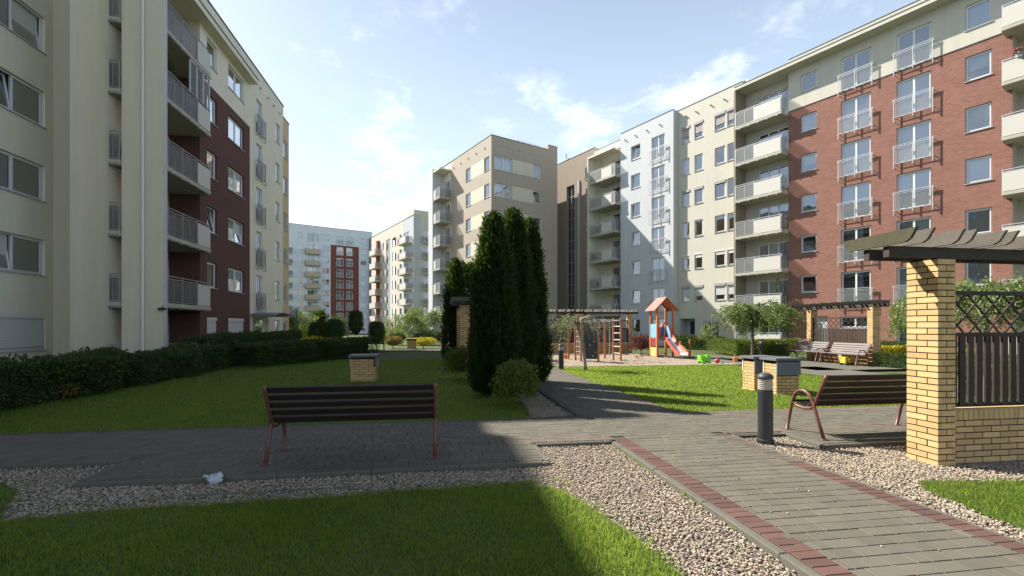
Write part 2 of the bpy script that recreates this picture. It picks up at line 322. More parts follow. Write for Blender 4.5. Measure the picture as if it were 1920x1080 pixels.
def leaves(P, D, L, Wd, jit=.6):
    """leaf quads (rhombi) at P pointing roughly along D; L, Wd lengths"""
    n = len(P); D = unit(D + RNG.normal(0, jit, (n, 3))); R_ = unit(np.cross(D, RNG.normal(0, 1, (n, 3))))
    L = (L * RNG.uniform(.6, 1.3, n))[:, None]; Wd = (Wd * RNG.uniform(.7, 1.2, n))[:, None]
    V = np.stack([P, P + D * L * .5 + R_ * Wd * .5, P + D * L, P + D * L * .5 - R_ * Wd * .5], 1).reshape(-1, 3)
    return V, np.arange(4 * n).reshape(n, 4)
def vnoise(P, sc, seed=0):                              # cheap smooth noise in -1..1
    r = np.random.default_rng(seed); o = np.zeros(len(P))
    for i in range(5):
        d = r.normal(0, 1, 3); d /= np.linalg.norm(d); o += np.sin(P @ d * sc * (1 + i * .45) + r.uniform(0, 6.28)) * (1 / (1 + i * .5))
    return o / 2.2
# ---------------------------------------------------------------- facade kit
class Bld:
    def __init__(s, name, label, cat, ang, ox, oy, group=None):
        c, q = cos(ang), sin(ang); s.off = (ox, oy)
        s.root = thing(name, label, cat, (ox * c - oy * q, ox * q + oy * c, 0), ang, group)
    def mb(s, T=(0, 0, 0)): return MB(*T, off=s.off)
    def loc(s, T, x, y, z):
        c, q = cos(T[2]), sin(T[2]); return (T[0] + x * c - y * q - s.off[0], T[1] + x * q + y * c - s.off[1], z)
def wall(mb, x0, x1, z0, z1, ops, depth=.17, matf=None, xs=(), zs=(), y=0, rm=None):
    X = sorted({round(a, 4) for a in [x0, x1, *xs] + [o[0] for o in ops] + [o[1] for o in ops] if x0 - 1e-6 <= a <= x1 + 1e-6})
    Z = sorted({round(a, 4) for a in [z0, z1, *zs] + [o[2] for o in ops] + [o[3] for o in ops] if z0 - 1e-6 <= a <= z1 + 1e-6})
    for i in range(len(X) - 1):
        xc = (X[i] + X[i + 1]) / 2; run = None
        for j in range(len(Z) - 1):
            zc = (Z[j] + Z[j + 1]) / 2
            if any(o[0] < xc < o[1] and o[2] < zc < o[3] for o in ops): continue
            m = matf(xc, zc) if matf else 0
            mb.face([(X[i], y, Z[j]), (X[i + 1], y, Z[j]), (X[i + 1], y, Z[j + 1]), (X[i], y, Z[j + 1])], m)
    for a, b, c, d in ops:
        m = (matf((a + b) / 2, d + .05) if matf else 0) if rm is None else rm
        for q in (((a, y, c), (a, y + depth, c), (a, y + depth, d), (a, y, d)), ((b, y, c), (b, y, d), (b, y + depth, d), (b, y + depth, c)),
                  ((a, y, c), (b, y, c), (b, y + depth, c), (a, y + depth, c)), ((a, y, d), (a, y + depth, d), (b, y + depth, d), (b, y, d))): mb.face(q, m)
_wc = {}
def win_mesh(w, h, n, tilt, cur, sh, sill):
    key = (round(w, 2), round(h, 2), n, tilt, cur, sh, sill)
    if key in _wc: return _wc[key]
    mb = MB(); gl = MB(); ct = MB(); f = .055; s = .05
    mb.box(0, f, .10, .17, 0, h); mb.box(w - f, w, .10, .17, 0, h); mb.box(f, w - f, .10, .17, 0, f); mb.box(f, w - f, .10, .17, h - f, h)
    cuts = [f + (w - 2 * f) * i / n for i in range(n + 1)]
    for i in range(n):
        a, b = cuts[i], cuts[i + 1]; k = .16 if tilt == i + 1 else 0; g0 = .115
        if k: a += .02; b -= .02
        def yy(z): return g0 + k * (z - f)
        def bar(xa, xb, za, zb):
            i0 = len(mb.v)
            for z in (za, zb):
                for (x, y) in ((xa, yy(z) - .03), (xb, yy(z) - .03), (xb, yy(z) + .03), (xa, yy(z) + .03)): mb.v.append((x, y, z))
            for q in ((0, 1, 5, 4), (1, 2, 6, 5), (2, 3, 7, 6), (3, 0, 4, 7), (0, 1, 2, 3), (4, 5, 6, 7)): mb.f.append(tuple(i0 + t for t in q)); mb.m.append(0)
        bar(a, a + s, f, h - f); bar(b - s, b, f, h - f); bar(a + s, b - s, f, f + s); bar(a + s, b - s, h - f - s, h - f)
        z0, z1 = f + s, h - f - s
        gl.face([(a + s, yy(z0), z0), (b - s, yy(z0), z0), (b - s, yy(z1), z1), (a + s, yy(z1), z1)])
        c = cur[i % len(cur)]; xa, xb, y = a + .01, b - .01, .30
        if c == 'f': ct.face([(xa, y, f), (xb, y, f), (xb, y, h - f), (xa, y, h - f)], 1)
        if c == 'g': ct.face([(xa, y, f), (xb, y, f), (xb, y, h - f), (xa, y, h - f)], 3)
        if c == 'h': ct.face([(xa, y, h * .45), (xb, y, h * .45), (xb, y, h - f), (xa, y, h - f)], 2)
        if c == 'b': ct.face([(xa, .2, f), (xb, .2, f), (xb, .2, h - f), (xa, .2, h - f)], 2)
        if c == 's':
            m_ = xa + (xb - xa) * .4; ct.face([(xa, y, f), (m_, y, f), (m_, y, h - f), (xa, y, h - f)], 1)
        if c == 'p':                                       # pleated net: zig-zag
            nz = 10
            for q in range(nz):
                u0 = xa + (xb - xa) * q / nz; u1 = xa + (xb - xa) * (q + 1) / nz; y0 = y + .04 * (q % 2); y1 = y + .04 * ((q + 1) % 2)
                ct.face([(u0, y0, f), (u1, y1, f), (u1, y1, h - f), (u0, y0, h - f)], 1)
    e = .25
    ct.box(-e * 0, w, .172, .9, 0, h, 0, skip='f')
    if sill: mb.box(-.04, w + .04, -.05, .10, -.03, .0, 1)
    r = [mb.mesh('window', ['pvc', 'sill']), gl.mesh('pane', ['glass']), ct.mesh('curtain', ['int', 'curt', 'blind', 'gcurt']), None]
    if sh:
        sb = MB(); p, dark = sh
        if dark: sb.box(-.04, w + .04, -.05, .09, h - .20, h + .02, 0)
        else: sb.box(0, w, .0, .09, h - .16, h, 1)
        zz = h - .16; lo = h - .16 - p * (h - .16); k = 1 if not dark else 2
        while zz > lo + .01: sb.box(.01, w - .01, .045, .06, zz - .048, zz, k); sb.box(.01, w - .01, .05, .055, zz - .056, zz - .048, 0); zz -= .056
        sb.box(0, .03, .03, .07, 0, h - .16, 0); sb.box(w - .03, w, .03, .07, 0, h - .16, 0)
        r[3] = sb.mesh('roller_shutter', ['shut', 'shutl', 'blind' if dark == 2 else 'shut'])
    _wc[key] = r; return r
CUR = [('n',), ('f',), ('p',), ('h',), ('n',), ('s',), ('b',), ('p', 's')]
def win(B, T, x, z, w, h, n=1, tilt=0, cur=None, sh=None, sill=True, name='window', glass=None):
    cur = cur or random.choice(CUR); me = win_mesh(w, h, n, tilt, tuple(cur), sh, sill)
    o = put(name, me[0], B.root, B.loc(T, x, 0, z), T[2])
    pm = me[1]
    if glass: pm = pm.copy(); pm.materials[0] = M[glass]
    put('pane', pm, o); put('curtain', me[2], o)
    if me[3]: put('roller_shutter', me[3], o)
    return o
_rc = {}
def pipes(B, T, xs, z, r, l):
    for x in xs: mb = B.mb(T); mb.tube([(x, .02, z), (x, -l, z)], r, 8); mb.build('vent_pipe', ['sill'], B.root)
def juliet(B, T, xc, z, w, dark=0, h=1.1):
    key = ('j', round(w, 2), dark)
    if key not in _rc:
        mb = MB(); p = MB(); y = -.16; a, b = -w / 2, w / 2
        for x in (a, 0, b): mb.box(x - .018, x + .018, y - .018, y + .018, -.28 if x else -.18, h, 0)
        for zz in (h, h - .10, .03): mb.obox((a - .06, y, zz), (b + .06, y, zz), .03, .03)
        mb.obox((a, y, h - .19), (b, y, h - .19), .02, .02)
        for x in (a, b):
            for zz in (-.2, .05, h - .1): mb.obox((x, y, zz), (x, .02, zz), .02, .03)
        mb.obox((0, y, -.15), (0, .02, -.15), .02, .03)
        p.box(a + .03, -.03, y - .004, y + .004, .07, h - .24); p.box(.03, b - .03, y - .004, y + .004, .07, h - .24)
        _rc[key] = (mb.mesh('railing', ['metald' if dark else 'metal']), p.mesh('railing_panel', ['frostd' if dark else 'frostw']))
    o = put('railing', _rc[key][0], B.root, B.loc(T, xc, 0, z), T[2]); put('railing_panel', _rc[key][1], o); return o
def balcony(B, T, x0, x1, zf, front, back, segs, dark=0, sides='lr', slabm='slab', side_solid=False, slab=True, h=1.12, sback=0):
    """segs: list of (xa, xb, 'f' perforated or 'w' solid) along the front, sides at x0/x1 back to y=sback"""
    key = (round(x1 - x0, 2), round(front, 2), round(back, 2), tuple((round(a - x0, 2), round(b - x0, 2), c) for a, b, c in segs), dark, sides, slabm, slab, sback)
    if key not in _rc:
        w = x1 - x0; s = MB(); r = MB(); pgs = []; pw = MB(); y = -front + .06
        s.box(0, w, -front + .03, back, -.20, 0); s.box(-.0, w, -front, -front + .03, -.17, -.03)
        xs = sorted({round(a - x0, 3) for a, b, c in segs} | {round(b - x0, 3) for a, b, c in segs})
        for q, x in enumerate(xs):
            x = min(max(x, .03), w - .03); r.box(x - .022, x + .022, y - .022, y + .022, -.12, h)
        for k in range(5): x = w * (k + .5) / 5; r.box(x - .03, x + .03, -front - .01, -front + .06, -.24, -.12)
        for zz in (h, h - .12): r.obox((0, y, zz), (w, y, zz), .035, .035)
        r.obox((0, y, .06), (w, y, .06), .025, .03)
        for a, b, c in segs:
            tgt = pw if c == 'w' else MB(); xm = (a + b) / 2 - x0
            tgt.box(a - x0 + .03, b - x0 - .03, y - .012 - (.03 if c == 'w' else 0), y + .0 - (.03 if c == 'w' else 0), .02 if c == 'w' else .09, h - .17 + (.02 if c == 'w' else 0))
            if c == 'f': pgs.append(tgt.mesh('perforated_panel', ['frostd' if dark else 'frost']))
            if c == 'f': r.box(xm - .012, xm + .012, y - .015, y + .015, .06, h - .12)
        sps = []
        for sd in sides:
            x = .03 if sd == 'l' else w - .03
            for zz in (h, h - .12, .06): r.obox((x, y, zz), (x, sback, zz), .03, .03)
            sp_ = MB(); sp_.box(x - .005, x + .005, y + .03, sback - .02, .09, h - .17); sps.append(sp_.mesh('side_panel', ['frostd' if dark else 'frost']))
        _rc[key] = (s.mesh('balcony', [slabm]), r.mesh('railing', ['metald' if dark else 'metal']), pgs,
                    pw.mesh('solid_panel', ['panelt' if dark == 2 else 'panelw']) if pw.v else None,
                    sps)
    me = _rc[key]; o = put('balcony', me[0], B.root, B.loc(T, x0, 0, zf), T[2])
    put('railing', me[1], o)
    for q_ in me[2]: put('perforated_panel', q_, o)
    if me[3]: put('solid_panel', me[3], o)
    for q_ in me[4]: put('side_panel', q_, o)
    return o
# ---------------------------------------------------------------- right hand terrace: frame turned ANG_R, x grows towards the camera, y into the building
FR = [.1 + 2.8 * k for k in range(8)]
def rows(xa, xb, h, ks, top=2.3, F=FR): return [(xa, xb, F[k] + top - h, F[k] + top) for k in ks]
PW = 34.8
def redblock():
    x0, x1 = -16.8, -5.75; B = Bld('brick_apartment_building', 'red brick apartment block with cream top storey at the right', 'building', ANG_R, -11.0, PW)
    T = (0, PW, 0); mb = B.mb(T); r = MB()
    c1 = (-13.51, -11.86); c2 = (-10.57, -8.97); sm = (-15.98, -14.95); rt = (-7.55, -6.5)
    ops = []
    for k in range(1, 7):
        ops += [(c1[0], c1[1], FR[k] + .13, FR[k] + 2.3), (c2[0], c2[1], FR[k] + .13, FR[k] + 2.3)]
        ops += [(sm[0], sm[1], FR[k] + 1.1, FR[k] + 2.3), (rt[0], rt[1], FR[k] + 1.0 - .06, FR[k] + 2.3)]
    ops += [(-15.6, -14.3, -.1, 2.35), (-13.55, -11.9, 1.55, 2.3), (c2[0], c2[1], .2, 2.3)]
    wall(mb, x0, x1, -.2, 20.7, ops, matf=lambda x, z: 0 if z < 17.0 else 1, zs=(17.0,))
    mb.box(x0, x1, .0, .01, 20.7, 20.71, 1)
    mb.box(x0, x1 + 9, .01, 13, 20.3, 20.7, 1, skip='f'); mb.face([(x0, 0, -.2), (x0, 13, -.2), (x0, 13, 20.7), (x0, 0, 20.7)], 1)
    # thin drip ledge between brick and render
    mb.box(x0, x1, -.03, .0, 16.97, 17.02, 2)
    # loggia back wall at the right
    wall(mb, x1, 2.5, -.2, 20.7, [(-4.9, -2.9, FR[k] + .13, FR[k] + 2.3) for k in range(0, 7)], y=1.2, matf=lambda x, z: 1)
    mb.face([(x1, 0, -.2), (x1, 1.2, -.2), (x1, 1.2, 20), (x1, 0, 20)], 1); mb.face([(2.5, 0, -.2), (2.5, 13, -.2), (2.5, 13, 20.7), (2.5, 0, 20.7)], 1)
    mb.box(-15.6, -14.3, .17, .175, -.1, 2.35, 3); mb.box(-15.0, -14.95, .12, .17, .9, 1.3, 4)
    mb.build('wall', ['brick', 'cream', 'roof', 'greyr', 'black'], B.root)
    # roof overhang (fascia) along the whole front with dark trims
    mb = B.mb(T); mb.box(-20.35, 2.5, -.88, 1.4, 19.78, 20.0, 0); mb.box(-20.37, 2.52, -.90, -.80, 20.0, 20.05, 1); mb.box(x0, 2.5, -.02, .12, 20.71, 20.76, 1); mb.box(-20.35, x0 - .03, .0, 8, 20.0, 20.3, 0); mb.box(-20.37, x0 - .03, -.03, .1, 20.3, 20.34, 1)
    mb.box(-20.35, 2.5, -.79, -.0, 20.0, 20.03, 1)
    mb.build('roof_overhang', ['cream', 'roof'], B.root)
    curs = ['p', 'f', 's', 'n', 'f', 'p', 'h', 'n', 'f', 'p']
    for k in range(1, 7):
        a, b = random.choice([('f', 'p'), ('p', 'f'), ('f', 'f')]), random.choice([('p', 'f'), ('f', 'p'), ('f', 'f')])
        if k == 6: a = ('n', 'n'); b = ('n', 'n')
        if k <= 2: a = ('n', 's'); b = ('n', 'g') if k == 2 else ('g', 'g')
        win(B, T, c1[0], FR[k] + .13, 1.65, 2.17, 2, cur=a, sill=False, name='french_window'); juliet(B, T, (c1[0] + c1[1]) / 2, FR[k] + .1, 1.85)
        win(B, T, c2[0], FR[k] + .13, 1.6, 2.17, 2, cur=b, sill=False, name='french_window'); juliet(B, T, (c2[0] + c2[1]) / 2, FR[k] + .1, 1.8)
        win(B, T, sm[0], FR[k] + 1.1, 1.03, 1.2, 1, cur=[('n',), ('n',), ('n',), ('n',), ('h',), ('b',), ('n',)][k] if k != 5 else ('f',))
        win(B, T, rt[0], FR[k] + .94, 1.05, 1.36, 1, cur=[0, ('n',), ('n',), ('f',), ('n',), ('h',), ('f',)][k])
    win(B, T, -13.55, 1.55, 1.65, .75, 2, cur=('h', 'f')); win(B, T, c2[0], .2, 1.6, 2.1, 2, cur=('p', 'p'), sill=False, name='french_window')
    for k in range(0, 7): win(B, (0, PW + 1.2, 0), -4.9, FR[k] + .13, 2.0, 2.17, 2, cur=('n', 's'), sill=False, name='balcony_door')
    for k in range(0, 7): balcony(B, T, -6.0, 2.3, FR[k], .88, 1.2, [(-6.0, -2.6, 'w'), (-2.6, 2.3, 'f')], sides='l')
    # balcony stack at the far end of the brick part
    L0, L1 = -20.3, -16.85; mb = B.mb(T); yb = .65
    wall(mb, L0, L1, -.2, 19.8, [(-19.35, -17.05, FR[k] + .1, FR[k] + 2.25) for k in range(7)], y=yb, matf=lambda x, z: 0)
    mb.face([(L1 + .05, 0, -.2), (L1 + .05, yb, -.2), (L1 + .05, yb, 19.8), (L1 + .05, 0, 19.8)], 0)
    mb.box(L0 - .14, L0, -.80, yb + .4, -.2, 19.78, 1)
    mb.build('loggia_wall', ['cream', 'brown_r'], B.root)
    for k in range(7):
        win(B, (0, PW + yb, 0), -19.35, FR[k] + .1, 2.3, 2.15, 3, cur=random.choice([('n', 'p', 's'), ('n', 'f', 'n'), ('s', 'n', 'f')]), sill=False, name='balcony_door')
        balcony(B, T, L0, L1, FR[k], .87, yb, [(L0, -18.85, 'f'), (-18.85, L1 - .05, 'w')], sides='r')
        if k < 6: 
            mb = MB(); mb.lathe([(.001, 0), (.13, 0), (.13, -.04), (.001, -.06)], 12); put('ceiling_lamp', mb.mesh('ceiling_lamp', ['sill']), B.root, B.loc(T, -18.4, .1, FR[k + 1] - .21), 0)
    return B
redblock()
def creamblock():
    PWc = 35.2; x0, x1 = -26.5, -20.44; B = Bld('cream_apartment_building', 'cream apartment block with slim windows, some with dark roller shutters, left of the white balconies', 'building', ANG_R, -23.4, PWc)
    T = (0, PWc, 0)
    cols = [(-xR(1279, PWc), .74), (-xR(1302, PWc), .80), (-xR(1340, PWc), .92), (-xR(1363.5, PWc), .62)]
    mb = B.mb(T); ops = []
    for i, (a, w) in enumerate(cols):
        for k in range(1, 7): ops.append((a, a + w, FR[k] + .9, FR[k] + 2.3))
    d0 = -xR(1275, PWc); ops += [(d0, d0 + 1.5, -.1, 2.35), (-xR(1318, PWc), -xR(1318, PWc) + 1.5, .5, 2.1)]
    wall(mb, x0, x1, -.2, 20.9, ops)
    mb.face([(x0, 0, 20.9), (x1 + .2, 0, 20.9), (x1 + .2, 12, 20.9), (x0, 12, 20.9)], 0); mb.face([(x1, 0, 19), (x1, 12, 19), (x1, 12, 20.9), (x1, 0, 20.9)], 0)
    mb.box(d0, d0 + 1.5, .17, .9, -.1, 2.35, 2, skip='f')
    mb.box(d0 + .45, d0 + 1.4, .84, .89, -.05, 2.1, 3)
    # vertical pale grey stripe recessed look between windows = painted band
    mb.build('wall', ['cream', 'roof', 'greyr', 'black'], B.root)
    mb = B.mb(T); mb.box(x0, x1, -.03, .1, 20.9, 20.95, 0); mb.build('roof_edge', ['roof'], B.root)
    pipes(B, T, (-25.6, -24.6, -23.2, -22.0), 20.15, .06, .16)
    for i, (a, w) in enumerate(cols):
        for k in range(1, 7):
            sh = None
            if k == 6: sh = (.62, 1)
            elif k == 1: sh = (.6, 2)
            elif k == 2: sh = (.22, 0)
            elif k == 4 and i < 3: sh = (.0, 1)
            win(B, T, a, FR[k] + .9, w, 1.4, 1, sh=sh, cur=('b',) if (k == 5 and i == 1) else (('f',) if k == 5 and i == 0 else ('n',)))
    win(B, T, -xR(1318, PWc), .5, 1.5, 1.6, 2, cur=('p', 'p'))
    return B
creamblock()
def whiteblock():
    Pw = 34.7; x0, x1 = -32.8, -26.5; B = Bld('white_apartment_building', 'blue-white apartment block with french windows between the cream and brown blocks', 'building', ANG_R, -29.6, Pw)
    T = (0, Pw, 0); a0 = -xR(1183, Pw); b0 = -xR(1221.5, Pw); wa, wb = 1.15, 1.5
    mb = B.mb(T); ops = []
    for k in range(0, 7): ops += [(a0, a0 + wa, FR[k] + .95, FR[k] + 2.3), (b0, b0 + wb, FR[k] + .13, FR[k] + 2.3)]
    wall(mb, x0, x1, -.2, 20.95, ops); mb.face([(x1, 0, -.2), (x1, .6, -.2), (x1, .6, 20.95), (x1, 0, 20.95)], 0); mb.face([(x0, 0, -.2), (x0, 3, -.2), (x0, 3, 20.95), (x0, 0, 20.95)], 0)
    mb.box(x0, x1, .01, 12, 20.9, 20.95, 0)
    mb.build('wall', ['white_r'], B.root)
    mb = B.mb(T); mb.box(x0, x1, -.03, .1, 20.95, 21.0, 0); mb.build('roof_edge', ['roof'], B.root)
    pipes(B, T, (-32.2, -30.9, -29.5, -28.0), 20.15, .06, .16)
    for k in range(0, 7):
        win(B, T, a0, FR[k] + .95, wa, 1.35, 1, cur=('s',) if k == 6 else random.choice([('n',), ('n',), ('b',)]), tilt=1 if k == 6 else 0)
        win(B, T, b0, FR[k] + .13, wb, 2.17, 2, cur=random.choice([('f', 'f'), ('p', 'n'), ('f', 'p')]) if k > 2 else ('n', 's'), sill=False, name='french_window')
        if k: juliet(B, T, b0 + wb / 2, FR[k] + .1, wb + .35)
    return B
whiteblock()
def brownblock():
    Pw = 35.1; x0, x1 = -44.5, -32.8; B = Bld('brown_apartment_building', 'brown block with a glazed stairwell and a balcony stack, left of the blue-white block', 'building', ANG_R, -38, Pw)
    T = (0, Pw, 0); g0, g1 = -41.6, -40.25; wx = -38.45
    mb = B.mb(T); ops = [(g0, g1, .2, 17.9)] + [(wx, wx + .95, FR[k] + .95, FR[k] + 2.3) for k in range(0, 7)]
    wall(mb, x0, -36.9, -.2, 21.0, ops, depth=.35, matf=lambda x, z: 0); mb.box(x0, -36.9, .01, 10, 20.95, 21.0, 0)
    wall(mb, -36.9, x1, -.2, 20.6, [(-35.2, -33.1, FR[k] + .1, FR[k] + 2.25) for k in range(0, 7)], y=.9, matf=lambda x, z: 1)
    mb.face([(-36.9, 0, -.2), (-36.9, .9, -.2), (-36.9, .9, 21), (-36.9, 0, 21)], 1)
    mb.box(-36.95, x1, -.0, .9, 19.9, 20.6, 1); mb.box(-36.95, x1, .9, 9, 20.5, 20.6, 1)
    mb.box(-39.5, -39.3, -.14, .0, -.2, 18.1, 2); mb.box(-37.05, -36.93, -.95, .0, -.2, 19.6, 1)
    mb.build('wall', ['brown_r', 'creamL2', 'greyr'], B.root)
    mb = B.mb(T); mb.box(x0, -36.9, -.03, .1, 21.0, 21.05, 0); mb.box(-36.9, x1, -.03, .1, 20.6, 20.64, 0)
    mb.box(-36.95, -33.3, -1.0, .2, 19.55, 19.72, 1); mb.build('roof_edge', ['roof', 'creamL2'], B.root)
    mb = B.mb(T); gl = B.mb(T)
    gl.box(g0, g1, .25, .26, .2, 17.9, 0); n = 14; mb.box(g0, g1 - .08, .262, .27, .2, 17.9, 3)
    for i in range(n + 1): z = .2 + 17.7 * i / n; mb.box(g0, g1, .19, .27, z - .04, z + .04)
    for x in (g0 + .02, (g0 + g1) / 2, g1 - .02): mb.box(x - .03, x + .03, .18, .28, .2, 17.9)
    mb.box(g0, g1, .9, 1.0, .2, 17.9, 3)
    for i in range(7): mb.box(g0, g1, .4, .9, FR[i] - .15, FR[i], 2)
    rv = B.mb(T); rv.box(-43.6, -42.6, 1.0, 1.8, 21.0, 21.8); rv.tube([(-43.1, 1.2, 21.8), (-43.1, 1.2, 22.5)], .06, 8); rv.build('roof_vent', ['metald'], B.root)
    o = mb.build('stairwell_glazing', ['metald', 'int', 'greyr', 'stairp'], B.root); gl.build('pane', ['glassd'], o)
    for k in range(0, 7):
        win(B, T, wx, FR[k] + .95, .95, 1.35, 1, cur=('n',))
        win(B, (0, Pw + .9, 0), -35.2, FR[k] + .1, 2.1, 2.15, 2, cur=('n', 's'), sill=False, name='balcony_door')
        balcony(B, T, -36.6, -33.0, FR[k], 1.0, .9, [(-36.6, -34.9, 'f'), (-34.9, -33.45, 'w'), (-33.45, -33.05, 'f')], sides='r')
    return B
brownblock()
def beigeblock():
    Pw = 24.3; s0 = -40.6; B = Bld('beige_apartment_building', 'beige corner block with cream window bands and a roof parapet, behind the tall cypresses', 'building', ANG_R, s0, Pw)
    xe = -53.0; T = (0, Pw, 0); T2 = (s0, Pw, pi / 2)          # T2: end wall towards the camera, its x runs into the building
    a = -xR(882.5, Pw), -xR(917.5, Pw)
    mb = B.mb(T); cA = (-xR(873.3, Pw), -xR(882.5, Pw)); cB = (-xR(907.5, Pw), -xR(917.5, Pw))
    ops = [];
    for k in range(0, 7): ops += [(cA[0], cA[1], FR[k] + .9, FR[k] + 2.3), (cB[0], cB[1], FR[k] + .9, FR[k] + 2.3)]
    band = lambda x, z: 1 if any(FR[k] + .9 < z < FR[k] + 2.3 for k in range(7)) and cA[1] < x < cB[0] else 0
    wall(mb, -50.0, s0, -.2, 21.2, ops, matf=band, xs=(cA[1], cB[0]), rm=0)
    wall(mb, xe, -50.0, -.2, 21.1, [(-51.7, -50.2, FR[k] + .1, FR[k] + 2.25) for k in range(7)], matf=lambda x, z: 2)
    mb.box(xe, s0, .01, 8.6, 21.15, 21.2, 0, skip='f'); mb.face([(xe, 0, -.2), (xe, 8.6, -.2), (xe, 8.6, 21), (xe, 0, 21)], 0)
    mb.box(xe, -51.75, -1.55, .4, -.2, 20.6, 3); mb.box(-51.75, -49.9, -1.5, .0, 20.1, 20.3, 2)
    # end wall
    mb.setT(*T2); y1 = yE(926.4, s0) - Pw; y2 = yE(960.4, s0) - Pw; y3 = yE(999, s0) - Pw; y4 = yE(1014.8, s0) - Pw; ye = yE(1045, s0) - Pw
    ops = []
    for k in range(0, 7): ops += [(y1, y2, FR[k] + .9, FR[k] + 2.3), (y3, y4, FR[k] + .9, FR[k] + 2.3)]
    band = lambda x, z: 1 if any(FR[k] + .9 < z < FR[k] + 2.3 for k in range(7)) and y2 < x < y3 else 0
    wall(mb, 0, ye, -.2, 21.2, ops, matf=band, xs=(y2, y3), rm=0); yr = yE(1028, s0) - Pw
    mb.box(yr, ye, .0, 2.5, 21.2, 21.75, 0); mb.face([(ye, 0, -.2), (ye, 12.4, -.2), (ye, 12.4, 21.2), (ye, 0, 21.2)], 0)
    mb.build('wall', ['beige', 'band', 'creamL2', 'white_r'], B.root)
    mb = B.mb(T); mb.box(xe, s0, -.03, .1, 21.2, 21.25); mb.setT(*T2); mb.box(0, yr, -.03, .1, 21.2, 21.25); mb.box(yr, ye + .03, -.03, .1, 21.75, 21.8)
    mb.build('roof_edge', ['roof'], B.root)
    mb = B.mb(T2); mb.box(4.0, 7.2, 1.2, 3.2, 21.2, 21.95, 0); mb.box(3.9, 7.3, 1.1, 3.3, 21.95, 22.05, 0)
    for i in range(5): mb.box(4.0 + .8 * i - .03, 4.0 + .8 * i + .03, 1.15, 1.2, 21.2, 21.95, 1)
    mb.build('roof_skylight', ['frostw', 'metal'], B.root)
    pipes(B, T2, (.9, 2.2, 3.5, 4.9, 6.3), 20.3, .07, .12); pipes(B, T, (-49.2, -47.4, -45.6, -43.8, -42.0), 20.3, .07, .12)
    for k in range(0, 7):
        win(B, T, cA[0], FR[k] + .9, cA[1] - cA[0], 1.4, 1); win(B, T, cB[0], FR[k] + .9, cB[1] - cB[0], 1.4, 1)
        win(B, T2, y1, FR[k] + .9, y2 - y1, 1.4, 2, cur=random.choice([('f', 'n'), ('n', 'n'), ('p', 'f')])); win(B, T2, y3, FR[k] + .9, y4 - y3, 1.4, 1, cur=('n',))
        win(B, T, -51.7, FR[k] + .1, 1.5, 2.15, 2, sill=False, name='balcony_door', cur=('b', 'p'))
        if k: balcony(B, T, -51.75, -49.9, FR[k], 1.5, 0, [(-51.75, -51.0, 'w'), (-51.0, -49.9, 'f')], sides='r')
    return B
beigeblock()
def farlit():
    Pw = 31.0; B = Bld('distant_apartment_building', 'sunlit pink-cream block with white balconies seen between the far white block and the beige one', 'building', ANG_R, -78.8, Pw)
    T = (0, Pw, 0); T2 = (-78.8, Pw, pi / 2); g = lambda p: -xR(p, Pw)
    mb = B.mb(T); cols = [(g(717), .9, 1.4), (g(749), 1.2, 1.4)]; ops = []
    for a, w, h in cols: ops += [(a, a + w, FR[k] + .9, FR[k] + 2.3) for k in range(7)]
    gs = (g(724), g(731.5)); ops.append((gs[0], gs[1], 1, 19.4)); bc = (g(735.5), g(742.5)); ops += [(bc[0], bc[1], FR[k] + .5, FR[k] + 2.3) for k in range(7)]
    bd = (g(757), g(767)); ops += [(bd[0], bd[1], FR[k] + .1, FR[k] + 2.2) for k in range(7)]
    x0 = -104
    wall(mb, x0, -78.8, -.2, 21.6, ops, matf=lambda x, z: 0 if x < g(755) else 1, xs=(g(755),))
    mb.box(x0, -78.8, .01, 14, 21.55, 21.6, 0, skip='f'); mb.box(g(712), g(709), -.5, 0, 0, 20, 3)
    mb.box(gs[0], gs[1], .17, .2, 1, 19.4, 4)
    for k in range(14): mb.box(gs[0], gs[1], .1, .17, 1 + k * 1.35, 1.12 + k * 1.35, 2)
    for k in range(7): mb.box(bc[0], bc[1], .5, .6, FR[k] + .5, FR[k] + 2.3, 3)
    mb.setT(*T2); y0, y1 = 0, yE(788, -78.8) - Pw; ye = 12
    ops2 = [(y1 + .6, y1 + 2.0, FR[k] + .7, FR[k] + 2.2) for k in range(7)]
    wall(mb, 0, ye, -.2, 21.8, ops2, matf=lambda x, z: 1 if x < y1 else 5, xs=(y1,)); mb.box(0, y1, -.02, .0, 21.0, 21.8, 1)
    mb.box(.1, ye, .02, 4, 21.8, 22.6, 0)
    mb.build('wall', ['pink', 'greyr', 'metal', 'redr', 'frostd', 'cream'], B.root)
    mb = B.mb(T); mb.box(x0, -78.8, -.04, .1, 21.6, 21.7); mb.build('roof_edge', ['roof'], B.root)
    for a, w, h in cols:
        for k in range(7): win(B, T, a, FR[k] + .9, w, h, 1)
    for k in range(7):
        win(B, T, bd[0], FR[k] + .1, bd[1] - bd[0], 2.1, 2, sill=False, name='balcony_door', cur=('n', 'f')); win(B, T2, y1 + .6, FR[k] + .7, 1.4, 1.5, 2, cur=('n', 'f'))
        if k:
            balcony(B, T, g(756), g(772), FR[k], 1.2, 0, [(g(756), g(760), 'f'), (g(760), g(772), 'w')], sides='lr')
            balcony(B, T, g(705), g(717) - .3, FR[k], 1.5, 0, [(g(705), g(717) - .3, 'w')], sides='lr')
            balcony(B, T2, y1 + .2, y1 + 2.6, FR[k], .5, 0, [(y1 + .2, y1 + 2.6, 'f')], sides='l')
farlit()
